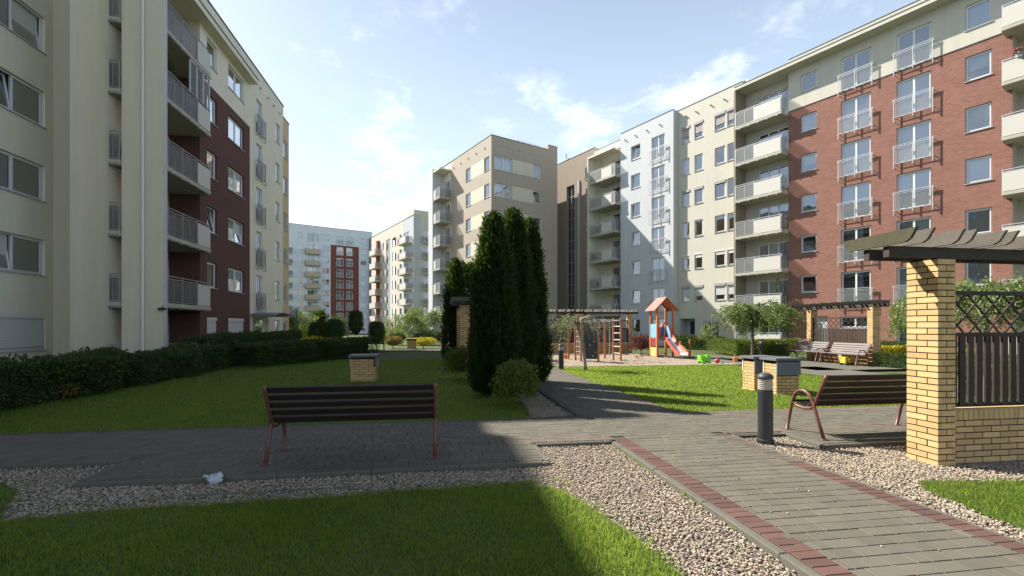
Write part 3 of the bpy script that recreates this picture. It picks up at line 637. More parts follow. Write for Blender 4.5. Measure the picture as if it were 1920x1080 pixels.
def farwhite():
    F9 = [.1 + 2.8 * k for k in range(10)]; s0 = -123.0; B = Bld('distant_white_building', 'far blue-white block with a tall red panel and tan balconies closing the courtyard', 'building', ANG_R, s0, 26)
    T2 = (s0, 0, pi / 2); g = lambda p: yE(p, s0)
    mb = B.mb(T2); x0, x1 = 6, g(697.5); ops = []
    one = [(g(558), 1.15, .9), (g(603), 1.9, .9), (g(676), 1.5, .9), (g(631), 1.7, .2), (g(649), 1.6, .2), (g(576), 1.5, .2), (g(587), 1.4, .2)]
    for a, w, sl in one: ops += [(a, a + w, F9[k] + sl, F9[k] + 2.3) for k in range(9)]
    ra, rb = g(619.8), g(672.8)
    wall(mb, x0, x1, -.2, 26.6, ops, matf=lambda x, z: 1 if ra < x < rb and z < 22.4 else 0, xs=(ra, rb), zs=(22.4,)); mb.box(x0, x1, .01, 12, 26.55, 26.6, 0, skip='f')
    gx0, gx1 = g(691.5), g(697.5); mb.box(gx0, gx1 + 1, -.8, -.01, -.2, 25.0, 2)
    for k in range(18): mb.box(gx0, gx1 + 1, -.86, -.8, .6 + 1.35 * k, .75 + 1.35 * k, 3)
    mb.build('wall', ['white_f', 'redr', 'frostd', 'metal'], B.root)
    mb = B.mb(T2); mb.box(x0, x1, -.04, .1, 26.6, 26.7); mb.build('roof_edge', ['roof'], B.root)
    pipes(B, T2, [9 + 2.0 * i for i in range(14)], 25.8, .08, .15)
    for k in range(9):
        for a, w, sl in one: win(B, T2, a, F9[k] + sl, w, 2.3 - sl, 2 if w > 1.3 else 1)
        if k < 8:
            balcony(B, T2, g(571), g(599), F9[k], 1.2, 0, [(g(571), g(599), 'w')], dark=2, sides='lr')
            balcony(B, T2, g(541.5) - 1, g(547), F9[k], 1.0, 0, [(g(541.5) - 1, g(547), 'f')], dark=1, sides='r')
        for c in (630, 648.6): juliet(B, T2, g(c) + .9, F9[k] + .2, 1.8, 0)
farwhite()
# ---------------------------------------------------------------- left hand terrace (its front looks towards +x; facade x runs along +y)
FL = [-.2 + 2.8 * k for k in range(8)]
def leftblock():
    B = Bld('shaded_apartment_building', 'nearest block at the left, cream with dark red brick front, all in shade', 'building', pi / 2, 24.0, 12.0)
    # own frame: x = world y, y = -world x
    uc = 20.44; ub = 24.45; ur = 30.4; ue = 36.5
    TA = (0, 14.81, 0); TE = (uc, 14.81, -pi / 2)     # end wall: its x runs towards +world x
    mb = B.mb(TA)
    wins = [(17.5, 2.56), (10.5, 2.56), (4.5, 2.56)]; opsA = []
    for a, w in wins: opsA += [(a, a + w, FL[k] + .95, FL[k] + 2.3) for k in range(0, 7)]
    opsA = [o for o in opsA if o[3] < 19]
    wall(mb, -6, uc, -.2, 19.3, opsA, matf=lambda x, z: 1); mb.box(-6, uc - .002, .01, 12, 19.2, 19.295, 1); mb.face([(uc - .004, 0, 17.6), (uc - .004, 12, 17.6), (uc - .004, 12, 19.3), (uc - .004, 0, 19.3)], 1)
    mb.face([(-6, 0, -.2), (-6, 12, -.2), (-6, 12, 19.3), (-6, 0, 19.3)], 0)
    # end wall with the narrow loggia slit
    mb.setT(uc, 14.81, -pi / 2); s0 = vL(198, uc) + 14.81; s1 = vL(228, uc) + 14.81; w_end = 3.86
    wall(mb, 0, s0, -.2, 17.9, [], matf=lambda x, z: 0); wall(mb, s1, w_end, -.2, 17.9, [], matf=lambda x, z: 0); mb.face([(s0, 0, 16.3), (s1, 0, 16.3), (s1, 0, 17.9), (s0, 0, 17.9)], 0)
    mb.face([(s0, 0, -.2), (s0, 1.2, -.2), (s0, 1.2, 17.8), (s0, 0, 17.8)], 0); mb.face([(s1, 0, -.2), (s1, .28, -.2), (s1, .28, 17.9), (s1, 0, 17.9)], 2)
    mb.face([(s1, .28, -.2), (w_end, .28, -.2), (w_end, .28, 17.9), (s1, .28, 17.9)], 0); mb.face([(w_end, 0, -.2), (w_end, .28, -.2), (w_end, .28, 17.9), (w_end, 0, 17.9)], 2)
    # loggia back and cheek
    TB = (0, 12.85, 0); mb.setT(*TB); wall(mb, uc - 2, ub, -.2, 16.6, [(uc + .9, ub - .4, FL[k] + .1, FL[k] + 2.2) for k in range(6)], matf=lambda x, z: 0)
    mb.setT(0, 11.5, 0)
    mb.face([(ub, 0, -.2), (ub, 1.35, -.2), (ub, 1.35, 13.8), (ub, 0, 13.8)], 3); mb.face([(ub, 0, 13.8), (ub, 1.35, 13.8), (ub, 1.35, 16.6), (ub, 0, 16.6)], 0)
    TR = (0, 11.5, 0); c1 = (25.15, 1.05); c2 = (27.5, 2.05); ops = []
    for k in range(6): ops += [(c1[0], c1[0] + c1[1], FL[k] + 1.0, FL[k] + 2.3), (c2[0], c2[0] + c2[1], FL[k] + 1.0, FL[k] + 2.3)]
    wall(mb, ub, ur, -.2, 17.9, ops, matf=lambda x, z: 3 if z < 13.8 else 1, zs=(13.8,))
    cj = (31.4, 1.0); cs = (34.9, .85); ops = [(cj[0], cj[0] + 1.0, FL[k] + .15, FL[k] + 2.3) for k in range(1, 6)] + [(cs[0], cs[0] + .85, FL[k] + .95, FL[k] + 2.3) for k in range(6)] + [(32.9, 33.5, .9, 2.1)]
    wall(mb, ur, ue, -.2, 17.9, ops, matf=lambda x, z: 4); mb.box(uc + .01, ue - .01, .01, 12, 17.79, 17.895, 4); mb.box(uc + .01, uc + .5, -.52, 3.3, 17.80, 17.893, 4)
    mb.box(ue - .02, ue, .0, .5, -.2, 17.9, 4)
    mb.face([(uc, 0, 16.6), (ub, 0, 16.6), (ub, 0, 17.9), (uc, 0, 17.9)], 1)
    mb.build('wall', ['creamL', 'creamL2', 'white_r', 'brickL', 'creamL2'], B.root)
    # peach part and rear part
    TP = (0, 12.0, 0); mb = B.mb(TP); pw = (38.0, 1.05)
    wall(mb, ue, 39.4, -.2, 17.8, [(pw[0], pw[0] + pw[1], FL[k] + .95, FL[k] + 2.3) for k in range(6)], matf=lambda x, z: 0)
    mb.box(ue, 39.4, .01, 11, 17.7, 17.8, 0, skip='f'); mb.face([(39.4, 0, -.2), (39.4, 3, -.2), (39.4, 3, 17.8), (39.4, 0, 17.8)], 0)
    mb.box(39.4, 45.0, 2.9, 12, -.2, 18.6, 0)
    mb.build('wall', ['peach'], B.root)
    mb = B.mb(TA); mb.box(-6, uc, -.04, .1, 19.3, 19.35); mb.setT(0, 11.5, 0); mb.box(uc, ue, -.05, .1, 17.9, 17.96); mb.setT(*TP); mb.box(ue, 39.44, -.04, .1, 17.8, 17.86); mb.box(uc, ur, .0, .01, 16, 16.01)
    mb.build('roof_edge', ['roof'], B.root)
    mb = B.mb((0, 11.0, 0)); mb.box(uc + .05, ur - .1, -.03, 1.9, 16.35, 16.62, 0); mb.box(uc + .03, ur - .08, -.06, .5, 16.62, 16.68, 1); mb.build('roof_overhang', ['creamL2', 'roof'], B.root)
    # drainpipe and its brackets
    mb = B.mb((uc, 14.81, -pi / 2)); xd = vL(270, uc) + 14.81
    mb.tube([(xd, -.07, -.1), (xd, -.07, 17.8)], .05, 10)
    for z in (1.5, 4.5, 7.4, 10.3, 13.2, 16): mb.tube([(xd, -.07, z), (xd, -.07, z + .1)], .062, 10); mb.box(xd - .015, xd + .015, -.05, .02, z, z + .06)
    mb.build('drainpipe', ['pvc'], B.root, smooth=False)
    pipes(B, (0, 11.5, 0), (32.0, 33.3, 34.4, 35.6), 17.0, .07, .12)
    # security camera under the corner
    mb = B.mb((uc, 14.81, -pi / 2)); mb.box(w_end - .1, w_end + .14, -.2, -.06, 2.28, 2.38); mb.tube([(w_end, -.02, 2.45), (w_end, -.12, 2.38)], .02, 6); mb.build('security_camera', ['black'], B.root)
    for a, w in wins:
        for k in range(0, 7):
            if FL[k] + 2.3 > 19: continue
            win(B, TA, a, FL[k] + .95, w, 1.35, 2, tilt={4: 2, 3: 1, 1: 1}.get(k, 0) if a > 15 else 0, cur=('b', 'b') if k != 3 else ('n', 'b'), glass='glass', sh=(.9, 0) if k == 0 else None)  # closed blinds here imitate the flat grey-green reflection in the panes
    for k in range(6):
        win(B, TB, uc + .9, FL[k] + .1, ub - .4 - uc - .9, 2.1, 3, sill=False, name='balcony_door', cur=('n', 'p', 'n'))
        win(B, TR, c1[0], FL[k] + 1.0, c1[1], 1.3, 1, tilt=1 if k == 2 else 0, sh=(.98, 0) if k == 0 else None, cur=('n',), glass='glassm' if k in (3, 4) else None)
        win(B, TR, c2[0], FL[k] + 1.0, c2[1], 1.3, 2, tilt=2 if k == 2 else 0, sh=(.98, 0) if k == 0 else None, cur=[('b', 'b'), ('b', 'b'), ('b', 'b'), ('n', 'b'), ('b', 'b'), ('n', 'n')][k], glass='glassm')
        if k: win(B, TR, cj[0], FL[k] + .15, 1.0, 2.15, 2, sill=False, name='french_window', cur=('n', 'n')); juliet(B, TR, cj[0] + .5, FL[k] + .1, 1.25, 1)
        win(B, TR, cs[0], FL[k] + .95, .85, 1.35, 1, cur=random.choice([('n',), ('h',)])); win(B, TP, pw[0], FL[k] + .95, pw[1], 1.35, 1, cur=('n',))
        seg = [(uc + .2, uc + 1.45, 'f'), (uc + 1.45, uc + 2.75, 'f'), (uc + 2.75, ub - .0, 'w')]
        balcony(B, (0, 11.3, 0), uc + .30, ub, FL[k] , .3, 1.5, [(uc + .30, uc + 1.6, 'f'), (uc + 1.6, uc + 2.8, 'f'), (uc + 2.8, ub, 'w')], dark=1, sides='r', slabm='slabL')
        xs0, xs1 = s0 + .02, s1 - .02
        balcony(B, (uc, 14.81, -pi / 2), xs0, xs1, FL[k], .10, 1.0, [(xs0, xs1, 'f')], dark=1, sides='', slabm='slabL')
    win(B, TR, 32.9, .9, .6, 1.2, 1, cur=('n',))
    # entrance canopy and its door recess
    mb = B.mb((0, 11.5, 0)); n = 10
    for i in range(n):
        a = 30.45 + 2.9 * i / n; b = 30.45 + 2.9 * (i + 1) / n; za = 2.42 + .14 * sin(pi * i / n); zb = 2.42 + .14 * sin(pi * (i + 1) / n)
        mb.face([(a, -1.5, za), (b, -1.5, zb), (b, 0, zb), (a, 0, za)]); mb.face([(a, -1.5, za - .06), (b, -1.5, zb - .06), (b, 0, zb - .06), (a, 0, za - .06)]); mb.face([(a, -1.5, za - .06), (b, -1.5, zb - .06), (b, -1.5, zb), (a, -1.5, za)])
    mb.box(30.45, 30.5, -1.5, 0, 2.36, 2.42); mb.box(30.6, 30.68, -1.4, 0, 2.28, 2.36, 1); mb.box(33.1, 33.18, -1.4, 0, 2.28, 2.36, 1)
    mb.build('entrance_canopy', ['metald', 'metal'], B.root)
    mb = B.mb((0, 11.5, 0)); mb.box(30.9, 32.3, -.03, .02, -.1, 2.15, 0); mb.box(31.0, 31.58, -.05, -.03, .0, 2.05, 1); mb.box(31.62, 32.2, -.05, -.03, .0, 2.05, 1); mb.build('entrance_door', ['metald', 'glassd'], B.root)
    # glazed screen on the third balcony
    mb = B.mb((0, 11.06, 0)); pg = B.mb((0, 11.06, 0)); z0 = FL[4] + 1.1; z1 = FL[5] - .22
    for i in range(4):
        x = uc + 2.2 + i * .58; mb.box(x - .03, x + .03, -.03, .03, z0, z1)
    mb.box(uc + 2.2, uc + 3.94, -.03, .03, z1 - .05, z1)
    for i in range(3): pg.box(uc + 2.24 + i * .58, uc + 2.74 + i * .58, -.01, .01, z0, z1 - .05)
    o = mb.build('balcony_screen', ['metal'], B.root); pg.build('pane', ['frostw'], o)
    return B
LB = leftblock()
# ---------------------------------------------------------------- ground, lawns, paths, gravel
def sheet(name, polys, z, m, struct_=True):
    mb = MB()
    for p in polys: mb.face([(x, y, z) for x, y in p])
    o = mb.build(name, [m])
    if struct_: struct(o)
    return o
def R4(x0, x1, y0, y1): return [(x0, y0), (x1, y0), (x1, y1), (x0, y1)]
def inpoly(x, y, P):
    c = np.zeros(len(x), bool); j = len(P) - 1
    for i in range(len(P)):
        xi, yi = P[i]; xj, yj = P[j]
        k = ((yi > y) != (yj > y)) & (x < (xj - xi) * (y - yi) / ((yj - yi) or 1e-9) + xi); c ^= k; j = i
    return c
sheet('ground', [R4(-700, 700, -60, 1200)], -.10, 'lawn')
sheet('lawn', [[(-9.2, 8.09), (1.6, 8.09), (1.72, 9.2), (1.9, 11.5), (2.42, 12.6), (2.42, 31.5), (-9.2, 31.5)], R4(4.52, 12.55, 8.28, 18.45)], -.032, 'lawn')
LAWN_N = [(-3.75, .5), (1.95, .5), (1.75, 2.2), (1.62, 2.8), (1.55, 3.4), (1.42, 4.05), (1.22, 4.55), (.95, 4.86), (.4, 4.87), (-.6, 4.82), (-1.6, 4.75), (-2.5, 4.78), (-3.3, 4.7), (-3.75, 4.6)]
LAWN_NL = [(-9, 3), (-3.75, 3), (-3.75, 4.6), (-3.95, 4.9), (-4.2, 5.35), (-4.6, 5.75), (-5.6, 5.85), (-9, 5.7)]
LAWN_R = [(4.72, 1.5), (9, 1.5), (9, 4.0), (7.4, 4.02), (6.3, 4.12), (5.6, 4.22), (5.15, 4.3), (4.92, 4.1), (4.8, 3.5), (4.72, 2.8)]
sheet('soil', [R4(-12, 2.4, -2, 6.3), R4(4.37, 9.5, 3.6, 6.5), R4(4.37, 5.3, -2, 3.6), R4(1.4, 2.42, 8.08, 13)], -.075, 'gravbed')
sheet('lawn', [LAWN_N, LAWN_NL, LAWN_R], -.055, 'lawn')
def sandfield():
    poly = [(4.55, 18.55), (13.1, 18.55), (13.6, 19.6), (12.2, 22.5), (12.0, 27.9), (4.9, 28.2)]
    nx, ny = 190, 200; X, Y = np.meshgrid(np.linspace(4.5, 13.6, nx), np.linspace(18.5, 28.2, ny)); x, y = X.ravel(), Y.ravel(); P3 = np.stack([x, y, x * 0], 1)
    z = -.03 + .022 * vnoise(P3, 3.1, 1) + .018 * vnoise(P3, 8, 2) + .014 * vnoise(P3, 19, 3) + .01 * RNG.normal(0, 1, len(x))
    i = np.arange(nx * ny).reshape(ny, nx); F = np.stack([i[:-1, :-1].ravel(), i[:-1, 1:].ravel(), i[1:, 1:].ravel(), i[1:, :-1].ravel()], 1); c = P3[F].mean(1); F = F[inpoly(c[:, 0], c[:, 1], poly)]
    struct(put('sand', np_mesh('sand', np.stack([x, y, z], 1), F, ['sand'], smooth=True)))
sandfield()
sheet('path', [R4(-14, 2.3, 31.9, 33.7), R4(12.6, 15.3, 8.3, 17), R4(14, 17.9, 15.5, 21.6), [(13.65, 17), (14.5, 17), (17.9, 21.6), (17.0, 22.9), (12.6, 27.6), (12.1, 27.6), (12.3, 22.5)], R4(2.4, 4.45, 18.4, 33.7), R4(15.3, 30, 8.3, 12)], -.012, 'concrete')
def pavers(rects, name):
    A = np.array([r[:4] for r in rects], float); n = len(A); ms = np.array([r[4] for r in rects])
    h = RNG.normal(0, .0011, n); tx = RNG.normal(0, .0025, n); ty = RNG.normal(0, .0025, n); g = .0016; c = .0045
    cx = (A[:, 0] + A[:, 1]) / 2; cy = (A[:, 2] + A[:, 3]) / 2; V = np.zeros((n, 8, 3))
    for q, (ix, iy) in enumerate(((0, 2), (1, 2), (1, 3), (0, 3))):
        sx = -1 if ix else 1; sy = -1 if iy == 3 else 1
        for lv, ins, dz in ((0, g, -.02), (4, g + c, 0)):
            V[:, q + lv, 0] = A[:, ix] + sx * ins; V[:, q + lv, 1] = A[:, iy] + sy * ins
            V[:, q + lv, 2] = h + (V[:, q + lv, 0] - cx) * tx + (V[:, q + lv, 1] - cy) * ty + (dz if lv == 0 else 0) - (.0 if lv else 0)
    # chamfer: lower ring just under the top, then straight down
    V[:, :4, 2] += .014
    W_ = V[:, :4].copy(); W_[:, :, 2] = -.05; V = np.concatenate([V, W_], 1)
    F = []
    base = np.arange(n)[:, None] * 12
    for q in ((4, 5, 6, 7), (0, 1, 5, 4), (1, 2, 6, 5), (2, 3, 7, 6), (3, 0, 4, 7), (8, 9, 1, 0), (9, 10, 2, 1), (10, 11, 3, 2), (11, 8, 0, 3)): F.append(base + np.array(q))
    F = np.stack(F, 1).reshape(-1, 4); return struct(put(name, np_mesh(name, V.reshape(-1, 3), F, ['paver', 'paverr', 'paverf'], np.repeat(ms, 9))))
rects = []
def field(x0, x1, y0, y1, rowd=.135):
    y = y0
    while y < y1 - .03:
        d = min(rowd, y1 - y); x = x0 - random.uniform(0, .2)
        while x < x1 - .02:
            w = random.choice((.12, .165, .21, .21, .27)); a = max(x, x0); b = min(x + w, x1)
            if x1 - b < .06: b = x1
            rects.append((a, b, y, y + d, 0)); x = b if b == x1 else x + w
        y += d
def border_y(x0, x1, y0, y1, st=.104, m=1):                 # red headers stacked along y
    y = y0
    while y < y1 - .02: rects.append((x0, x1, y, min(y + st, y1), m)); y += st
def border_x(x0, x1, y0, y1, st=.104, m=2):
    x = x0
    while x < x1 - .02: rects.append((x, min(x + st, x1), y0, y1, m)); x += st
# near walk towards the camera
border_y(2.48, 2.69, -2, 6.4); border_y(4.10, 4.31, -2, 5.0); border_y(4.10, 4.31, 5.0, 6.4, m=2); field(2.69, 4.10, -2, 6.4)
# cross walk
border_x(-14, 2.48, 6.38, 6.58); border_x(-14, 2.55, 7.78, 7.98); field(-14, 2.69, 6.58, 7.78); field(2.69, 4.10, 6.4, 6.58); field(2.69, 4.3, 6.58, 8.0)
border_x(4.31, 12.6, 6.5, 6.7); border_x(4.8, 12.6, 8.0, 8.2); field(4.3, 12.6, 6.7, 8.0)
# far walk
border_y(2.55, 2.76, 7.98, 18.4, m=2); border_y(4.2, 4.41, 8.6, 18.4, m=2); field(2.76, 4.2, 8.0, 18.4); field(4.2, 4.8, 8.0, 8.28)
# bench aprons
field(-3.7, 1.25, 5.62, 6.38); border_x(-3.7, 1.25, 5.62 - .1, 5.62); field(5.25, 8.6, 5.72, 6.5)
rects = [r for r in rects if not (r[0] > 4.19 and r[1] < 4.5 and r[2] > 8.27 and r[3] < 8.5 and r[4] == 0)]
pavers(rects, 'path')
sheet('path_joints', [R4(2.44, 4.34, -2, 6.4), R4(-14, 12.6, 6.34, 8.24), R4(2.5, 4.45, 8.24, 18.4), R4(-3.74, 1.29, 5.5, 6.34), R4(5.2, 8.6, 5.7, 6.34)], -.0125, 'joint')
kb = MB()
def kerb(x0, x1, y0, y1, z=-.004):
    along = 'y' if y1 - y0 > x1 - x0 else 'x'; a, b = (y0, y1) if along == 'y' else (x0, x1); p = a
    while p < b - .01:
        q = min(p + 1.0, b); dz = random.uniform(-.004, .003)
        c = (x0, x1, p + .003, q - .003) if along == 'y' else (p + .003, q - .003, y0, y1)
        bx0, bx1, by0, by1 = c; ch = .010; i = len(kb.v)
        for (ins, zz) in ((0, -.22), (0, z + dz - ch), (ch, z + dz)):
            kb.v += [(bx0 + ins, by0 + ins, zz), (bx1 - ins, by0 + ins, zz), (bx1 - ins, by1 - ins, zz), (bx0 + ins, by1 - ins, zz)]
        for l in (0, 4):
            for u in range(4): w = (u + 1) % 4; kb.f.append((i + l + u, i + l + w, i + l + 4 + w, i + l + 4 + u)); kb.m.append(0)
        kb.f.append((i + 8, i + 9, i + 10, i + 11)); kb.m.append(0); p = q
kerb(2.40, 2.475, -2, 6.30); kerb(4.315, 4.37, -2, 6.42); kerb(-3.78, 1.31, 5.44, 5.515); kerb(1.255, 1.31, 5.52, 6.30, -.002); kerb(-3.78, -3.71, 5.52, 6.30)
kerb(-14, -3.78, 6.30, 6.375); kerb(1.31, 2.40, 6.30, 6.375); kerb(4.37, 5.19, 6.43, 6.495); kerb(5.19, 5.245, 5.65, 6.49); kerb(5.25, 8.6, 5.65, 5.715)
kerb(-14, 2.49, 7.985, 8.045); kerb(2.49, 2.545, 8.05, 18.4); kerb(4.415, 4.47, 8.75, 18.4); kerb(4.9, 12.6, 8.205, 8.26)
for a in range(6):                                      # rounded lawn corner
    t0, t1 = a / 6 * pi / 2, (a + 1) / 6 * pi / 2; c = (4.95, 8.75); r = .52
    kb.obox((c[0] - r * cos(t0), c[1] - r * sin(t0), -.06), (c[0] - r * cos(t1), c[1] - r * sin(t1), -.06), .055, .11)
kerb(-3.7, 1.0, 4.98, 5.05, -.045); kerb(4.45, 13.1, 18.46, 18.54)
struct(kb.build('kerb', ['concrete']))
# pebbles ---------------------------------------------------------------
def ico():
    t = (1 + 5 ** .5) / 2; v = np.array([(-1, t, 0), (1, t, 0), (-1, -t, 0), (1, -t, 0), (0, -1, t), (0, 1, t), (0, -1, -t), (0, 1, -t), (t, 0, -1), (t, 0, 1), (-t, 0, -1), (-t, 0, 1)], float)
    f = np.array([(0, 11, 5), (0, 5, 1), (0, 1, 7), (0, 7, 10), (0, 10, 11), (1, 5, 9), (5, 11, 4), (11, 10, 2), (10, 7, 6), (7, 1, 8), (3, 9, 4), (3, 4, 2), (3, 2, 6), (3, 6, 8), (3, 8, 9), (4, 9, 5), (2, 4, 11), (6, 2, 10), (8, 6, 7), (9, 8, 1)])
    return v / np.linalg.norm(v[0]), f
IV, IF = ico()
def pebbles(P, size):
    n = len(P); S = size * RNG.uniform(.55, 1.35, (n, 1)) * np.stack([RNG.uniform(.75, 1.3, n), RNG.uniform(.6, 1.0, n), RNG.uniform(.45, .75, n)], 1)
    V = IV[None] * S[:, None, :] * RNG.uniform(.86, 1.12, (n, 12, 1)); a = RNG.uniform(0, 6.28, n); ti = RNG.normal(0, .35, n)
    y = V[..., 1] * np.cos(ti)[:, None] - V[..., 2] * np.sin(ti)[:, None]; z = V[..., 1] * np.sin(ti)[:, None] + V[..., 2] * np.cos(ti)[:, None]; x = V[..., 0]
    X = x * np.cos(a)[:, None] - y * np.sin(a)[:, None]; Y = x * np.sin(a)[:, None] + y * np.cos(a)[:, None]
    V = np.stack([X, Y, z], 2) + P[:, None, :]; F = IF[None] + np.arange(n)[:, None, None] * 12
    return V.reshape(-1, 3), F.reshape(-1, 3)
def scat(x0, x1, y0, y1, d): n = int((x1 - x0) * (y1 - y0) * d); return RNG.uniform(x0, x1, n), RNG.uniform(y0, y1, n)
pv = []
for x0, x1, y0, y1, d in ((-3.75, 2.39, 2.75, 6.29, 3400), (-8, -3.75, 4.2, 6.29, 1500), (4.38, 9, 2.2, 6.42, 3200), (1.55, 2.48, 8.06, 12.4, 1300)):
    x, y = scat(x0, x1, y0, y1, d); P3 = np.stack([x, y, np.zeros(len(x))], 1)
    wob = vnoise(P3, 9, 3) * .05
    keep = ~(inpoly(x + wob, y + wob, LAWN_N) | inpoly(x + wob, y, LAWN_NL) | inpoly(x + wob, y + wob, LAWN_R))
    keep &= ~((x > -3.8) & (x < 1.33) & (y > 5.42)); keep &= ~((x > 5.17) & (y > 5.63)); keep &= ~((x > 5.9) & (y > 4.72) & (y < 5.1))
    keep &= (np.hypot(x - 4.63, y - 6.06) > .11)
    x, y = x[keep], y[keep]
    z = np.where(RNG.random(len(x)) < .5, -.062, -.048) + vnoise(np.stack([x, y, x * 0], 1), 3, 5) * .008
    pv.append(np.stack([x, y, z], 1))
x, y = scat(-8, -2.6, 8.05, 8.14, 900); pv.append(np.stack([x, y, x * 0 - .03], 1))
# strays on the lawns' margins and the walk
x, y = scat(-3.6, 4.2, 2.8, 8, 3.0); k = (y > 5.65) | (x > 2.5); x, y = x[k], y[k]; pv.append(np.stack([x, y, x * 0 + .004], 1))
P = np.concatenate(pv); V, F = pebbles(P, .0118)
o = put('gravel', np_mesh('gravel', V, F, ['pebble'], smooth=True)); tag(o, 'loose beige and pink pebbles spread beside the walks', None, None, 'stuff')
# grass -------------------------------------------------------------------
def blades(x, y, z, hgt, wid):
    n = len(x); a = RNG.uniform(0, 6.28, n); lean = RNG.normal(0, .4, (n, 2)); h = hgt * RNG.uniform(.45, 1.3, n); w = wid * RNG.uniform(.7, 1.3, n)
    bx = np.cos(a) * w / 2; by = np.sin(a) * w / 2; B0 = np.stack([x, y, np.full(n, z)], 1); q = np.stack([bx, by, bx * 0], 1)
    mid = B0 + np.stack([lean[:, 0] * h * .3, lean[:, 1] * h * .3, h * .6], 1); tip = B0 + np.stack([lean[:, 0] * h, lean[:, 1] * h, h], 1)
    V = np.stack([B0 - q, B0 + q, mid + q * .8, mid - q * .8, tip + q * .15, tip - q * .15], 1).reshape(-1, 3); i = np.arange(n)[:, None] * 6
    return V, np.stack([i + np.array([0, 1, 2, 3]), i + np.array([3, 2, 4, 5])], 1).reshape(-1, 4)
gv = []; gf = []; off = 0
def addg(x, y, z, h, w):
    global off
    V, F = blades(x, y, z, h, w); gv.append(V); gf.append(F + off); off += len(V)
for P_, d in ((LAWN_N, 9500), (LAWN_NL, 3500), (LAWN_R, 9000)):
    a = np.array(P_); x, y = scat(a[:, 0].min() - .1, a[:, 0].max() + .1, max(2.75, a[:, 1].min()), a[:, 1].max() + .1, d)
    P3 = np.stack([x, y, x * 0], 1); w = vnoise(P3, 14, 8) * .035 + RNG.normal(0, .03, len(x)); k = inpoly(x + w, y + w, P_)
    yaw = (x * .988 - y * .152) / (x * .152 + y * .988); k &= (np.abs(yaw) < 1.2)
    x, y = x[k], y[k]; k = RNG.random(len(x)) < .72 + .28 * vnoise(np.stack([x, y, x * 0], 1), 7, 4); x, y = x[k], y[k]
    addg(x, y, -.058, .043 * (1 + .3 * vnoise(np.stack([x, y, x * 0], 1), 5, 2)), .0042)
for (x0, x1, y0, y1, d, h, w) in ((-9.2, 2.42, 8.09, 10.5, 2000, .045, .007), (-9, 2.3, 10.5, 15, 900, .05, .011), (-8.2, 2.2, 15, 24, 350, .05, .018), (4.52, 12.5, 8.29, 11, 2400, .042, .007), (4.52, 12.5, 11, 18.45, 1300, .042, .011)):
    x, y = scat(x0, x1, y0, y1, d)
    if x0 < 0: k = ~((x > 1.65 + .12 * np.sin(y * 5)) & (y < 11.5)); x, y = x[k], y[k]
    if x0 > 4: k = ~((x < 4.95) & (y < 8.75) & (np.hypot(x - 4.95, y - 8.75) > .50)); x, y = x[k], y[k]
    addg(x, y, -.034, np.full(len(x), h), w)
def tufts(n, x0, x1, y0, y1, ok=lambda x, y: True):
    for _ in range(n):
        x, y = random.uniform(x0, x1), random.uniform(y0, y1)
        if ok(x, y): m_ = random.randint(8, 30); r_ = random.uniform(.01, .04); addg(x + RNG.normal(0, r_, m_), y + RNG.normal(0, r_, m_), -.05, np.full(m_, random.uniform(.02, .05)), .004)
tufts(7, 1.3, 2.2, 2.8, 4.6); tufts(40, -3.7, 1.4, 4.75, 5.0); tufts(4, 4.5, 6, 3.8, 5.0); tufts(14, 2.37, 2.40, 2.8, 6.2); tufts(14, 4.37, 4.40, 2.8, 6.3); tufts(8, 5.3, 8, 5.6, 5.66); tufts(30, 1.5, 2.5, 8.1, 12)
o = put('grass', np_mesh('grass', np.concatenate(gv), np.concatenate(gf), ['grass'])); tag(o, 'short green grass growing on the lawns', None, None, 'stuff')
# ---------------------------------------------------------------- garden furniture
def bench(loc, rz, label, slat, L=1.94, dn=5):
    t = thing('park_bench', label, 'bench', loc, rz, 'benches with steel tube frames')
    for x in (0, L):
        mb = MB(); mb.tube([(x, .72, .0), (x, .66, .26), (x, .61, .46), (x, .55, .59), (x, .46, .65), (x, .36, .655), (x, .27, .61), (x, .20, .50), (x, .12, .28), (x, 0, 0)], .024, 10)
        mb.tube([(x, .615, .45), (x, .50, .405), (x, .36, .39), (x, .24, .41), (x, .175, .46), (x, .10, .63), (x, -.02, .87), (x, -.045, .93)], .022, 10)
        mb.box(x - .045, x + .045, -.05, .05, 0, .008); mb.box(x - .045, x + .045, .67, .77, 0, .008)
        mb.build('side_frame', ['tube'], t, smooth=True)
    for i in range(5):
        q = i / 4; y = .17 - .215 * q; z = .50 + .385 * q; mb = MB(); mb.setT(); a = atan2(-.215, .385)
        c, s_ = cos(a), sin(a); hh = .043; th = .016; i0 = 0
        yc = y + .035; pts = [(yc + th * c * sx + s_ * hh * sz, z - th * s_ * sx + c * hh * sz) for sx, sz in ((-1, -1), (1, -1), (1, .8), (.6, 1), (-.6, 1), (-1, .8))]
        m_ = len(pts); mb.v = [(x, p[0], p[1]) for x in (-.012 + .03, L - .018) for p in pts]
        mb.f = [tuple(range(m_)), tuple(range(m_, 2 * m_))] + [(j, (j + 1) % m_, m_ + (j + 1) % m_, m_ + j) for j in range(m_)]; mb.m = [0] * len(mb.f)
        mb.build('backrest_slat', [slat], t)
    for i in range(5):
        q = i / 4; y = .25 + .33 * q; z = .435 + .05 * (2 * q - 1) ** 2 * .8; mb = MB(); mb.box(.018, L - .018, y - .033, y + .033, z - .016, z + .016); mb.build('seat_slat', [slat], t)
    return t
bench((-2.03, 5.82, 0), 0, 'dark bench in shade seen from behind, nearest to the camera on the cross walk', 'slat', 1.96)
bench((5.44, 5.90, 0), 0, 'brown bench seen from behind, standing partly hidden by the nearest yellow brick pillar', 'slat', 2.02)
